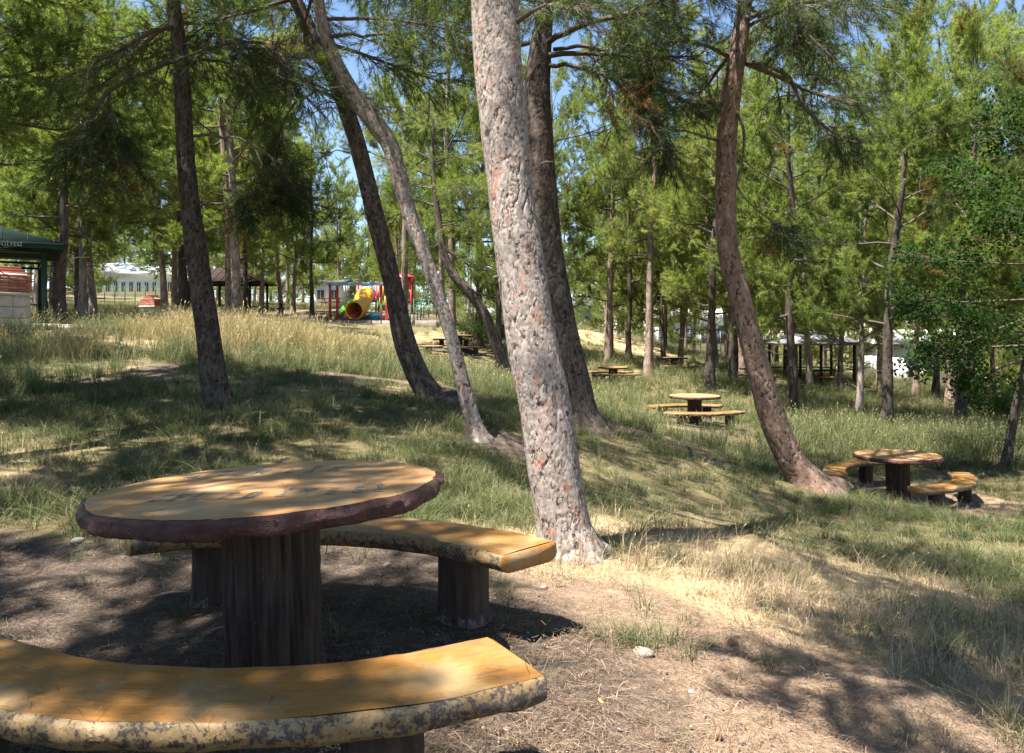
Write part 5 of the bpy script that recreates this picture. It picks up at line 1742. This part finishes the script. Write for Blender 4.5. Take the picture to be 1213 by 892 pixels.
    # drums
    for px, z, m, lab in ((416, 49.0, 'play_pink', 'pink rounded plastic seat in front of the green chute'), (445, 49.3, 'play_cyan', 'cyan rounded plastic seat right of the yellow tube slide')):
        t = empty('play_seat', (at(px, z), z, zt), 0, lab, 'play seat')
        pr = [(.0, .26), (.06, .42), (.25, .48), (.42, .42), (.5, .28)]
        V = []
        a = np.arange(20) / 20 * 2 * math.pi
        for zz2, r in pr: V.append(np.stack([r * np.cos(a) * 1.1, r * np.sin(a), np.full(20, zz2 + .05)], 1))
        V = np.vstack(V + [[[0, 0, .58]]])
        Q = [(k * 20 + i, k * 20 + (i + 1) % 20, (k + 1) * 20 + (i + 1) % 20, (k + 1) * 20 + i) for k in range(4) for i in range(20)]
        MB().add(V, quads=Q, tris=[(80 + i, 80 + (i + 1) % 20, 100) for i in range(20)]).build('shell', M[m], t, smooth=True)
        MB().tube([(0, 0, -.05), (0, 0, .1)], .12, 10).build('foot', M['iron_dark'], t)
    # second tower with a red peaked roof
    z = 55.0; b = np.array([at(478, z), z, zt])
    t = empty('red_tower', b, 0, 'small playground tower with a red peaked roof', 'playground')
    for sx in (-.6, .6):
        for sy in (-.5, .5): MB().tube([(sx, sy, -.05), (sx, sy, 3.0)], .06, 8).build('post', M['play_red'], t, smooth=True)
    box_part('platform', t, (0, 0, 1.5), (1.3, 1.1, .08), M['wood_dark'])
    hip_roof('roof', t, 0, 0, .85, .75, 3.25, 3.5, .3, M['play_red'], .06)
    for k in range(5): box_part('roof_board', t, (-.5 + k * .25, -.56, 2.8), (.235, .04, .85), M['play_red'])
    # green railings around
    fence('green metal railing in front of the tube slide', (at(440, 45.2), 45.2), (at(486, 45.2), 45.2), 1.15, 5, M['iron_green'], (.98, .45))
    fence('green metal railing with a corner right of the slide tower', (at(486, 45.4), 45.4), (at(502, 51), 51), 1.15, 5, M['iron_green'], (.98, .6, .25))
    fence('green metal railing behind the brown table close to the playground', (at(490, 52), 52), (at(526, 52), 52), 1.2, 5, M['iron_green'], (.98, .7, .4))


playground()


# ------------------------------------------------------------------ small things on the ground
def bit(name, label, px, py, size, mat, seed, flat=.4, cat='litter', group=None):
    """an uneven lump lying where the photograph shows it"""
    # find the depth where the ray meets the ground
    z = 2.0
    for k in range(60):
        p = W(px, py, z)
        g = gz1(p[0], p[1])
        if p[2] <= g: break
        z += .12
    r = np.random.default_rng(seed)
    import bmesh
    bm = bmesh.new(); bmesh.ops.create_icosphere(bm, subdivisions=2, radius=1)
    V = np.array([v.co[:] for v in bm.verts]); T = [[v.index for v in f.verts] for f in bm.faces]; bm.free()
    V = V * (1 + .5 * (vnoise(V, 1.3, seed, 2) - .5)[:, None]) * np.array([1, r.uniform(.5, .9), flat]) * size
    o = MB().add(V, tris=T).build(name, mat)
    o.location = (p[0], p[1], g + size * flat * .45); o.rotation_euler = (r.normal(0, .15), r.normal(0, .15), r.uniform(0, 6))
    tag(o, label, cat, group)


bit('stone', 'flat tan stone beside the grass clump on the sandy soil', 763, 787, .05, M['stone'], 1, .45, 'stone')
bit('stone', 'small pale stone lying next to the thick pine and bench end', 645, 700, .028, M['stone'], 2, .5, 'stone')
bit('stone', 'dark stone on the shaded soil left of the lettered table', 92, 645, .045, M['pebble'], 3, .5, 'stone')
bit('paper_scrap', 'white paper scrap on the shaded soil left of the lettered table', 50, 607, .022, M['paper'], 4, .2)
bit('paper_scrap', 'white scrap on sandy soil right of the front bench end', 672, 844, .013, M['paper'], 5, .3)
bit('orange_scrap', 'small orange peel on the sandy soil', 712, 843, .016, M['orange_scrap'], 6, .3)
bit('cigarette_stub', 'white cigarette stub lying in the dappled shade', 818, 835, .015, M['paper'], 7, .3)
bit('paper_scrap', 'whitish scrap in dry grass of the shaded slope', 1062, 754, .02, M['paper'], 8, .3)
bit('wood_chip', 'pale wood chip below the front bench end', 600, 868, .02, M['stone'], 9, .25)
bit('pine_cone', 'brown pine cone lying in the straw of the open slope', 868, 770, .03, M['cone'], 10, .8, 'pine cone')
bit('pine_cone', 'brown pine cone on the sandy soil near orange peel', 850, 888, .024, M['cone'], 12, .8, 'pine cone')
bit('stone', 'pale stone on bare soil behind the lettered table', 458, 676, .03, M['stone'], 13, .5, 'stone')



def top_needles():
    ls = [litter_src('l', M['litter'], 3, .06, .0013, 300 + k, .05) for k in range(3)]
    pts = []; rr = np.random.default_rng(5)
    for k in range(26):
        a = rr.uniform(0, 6.28); d = .62 * math.sqrt(rr.random()); v = t1.matrix_basis @ Vector((math.cos(a) * d, math.sin(a) * d, .793)); pts.append(tuple(v))
    for b in (b1, b2):
        for k in range(20):
            a = rr.uniform(-.58, .58); d = rr.uniform(1.54, 1.80); v = b.matrix_basis @ Vector((d * math.sin(a), 1.6775 - d * math.cos(a), .4235)); pts.append(tuple(v))
    m = len(pts)
    scatter('fallen_needles', np.array(pts), np.stack([0 * rr.random(m), 0 * rr.random(m), rr.uniform(0, 6.28, m)], 1), np.ones((m, 3)), rr.integers(0, 3, m), ls,
            'few brown pine needles fallen on the ochre table and benches', 'needle litter')


top_needles()
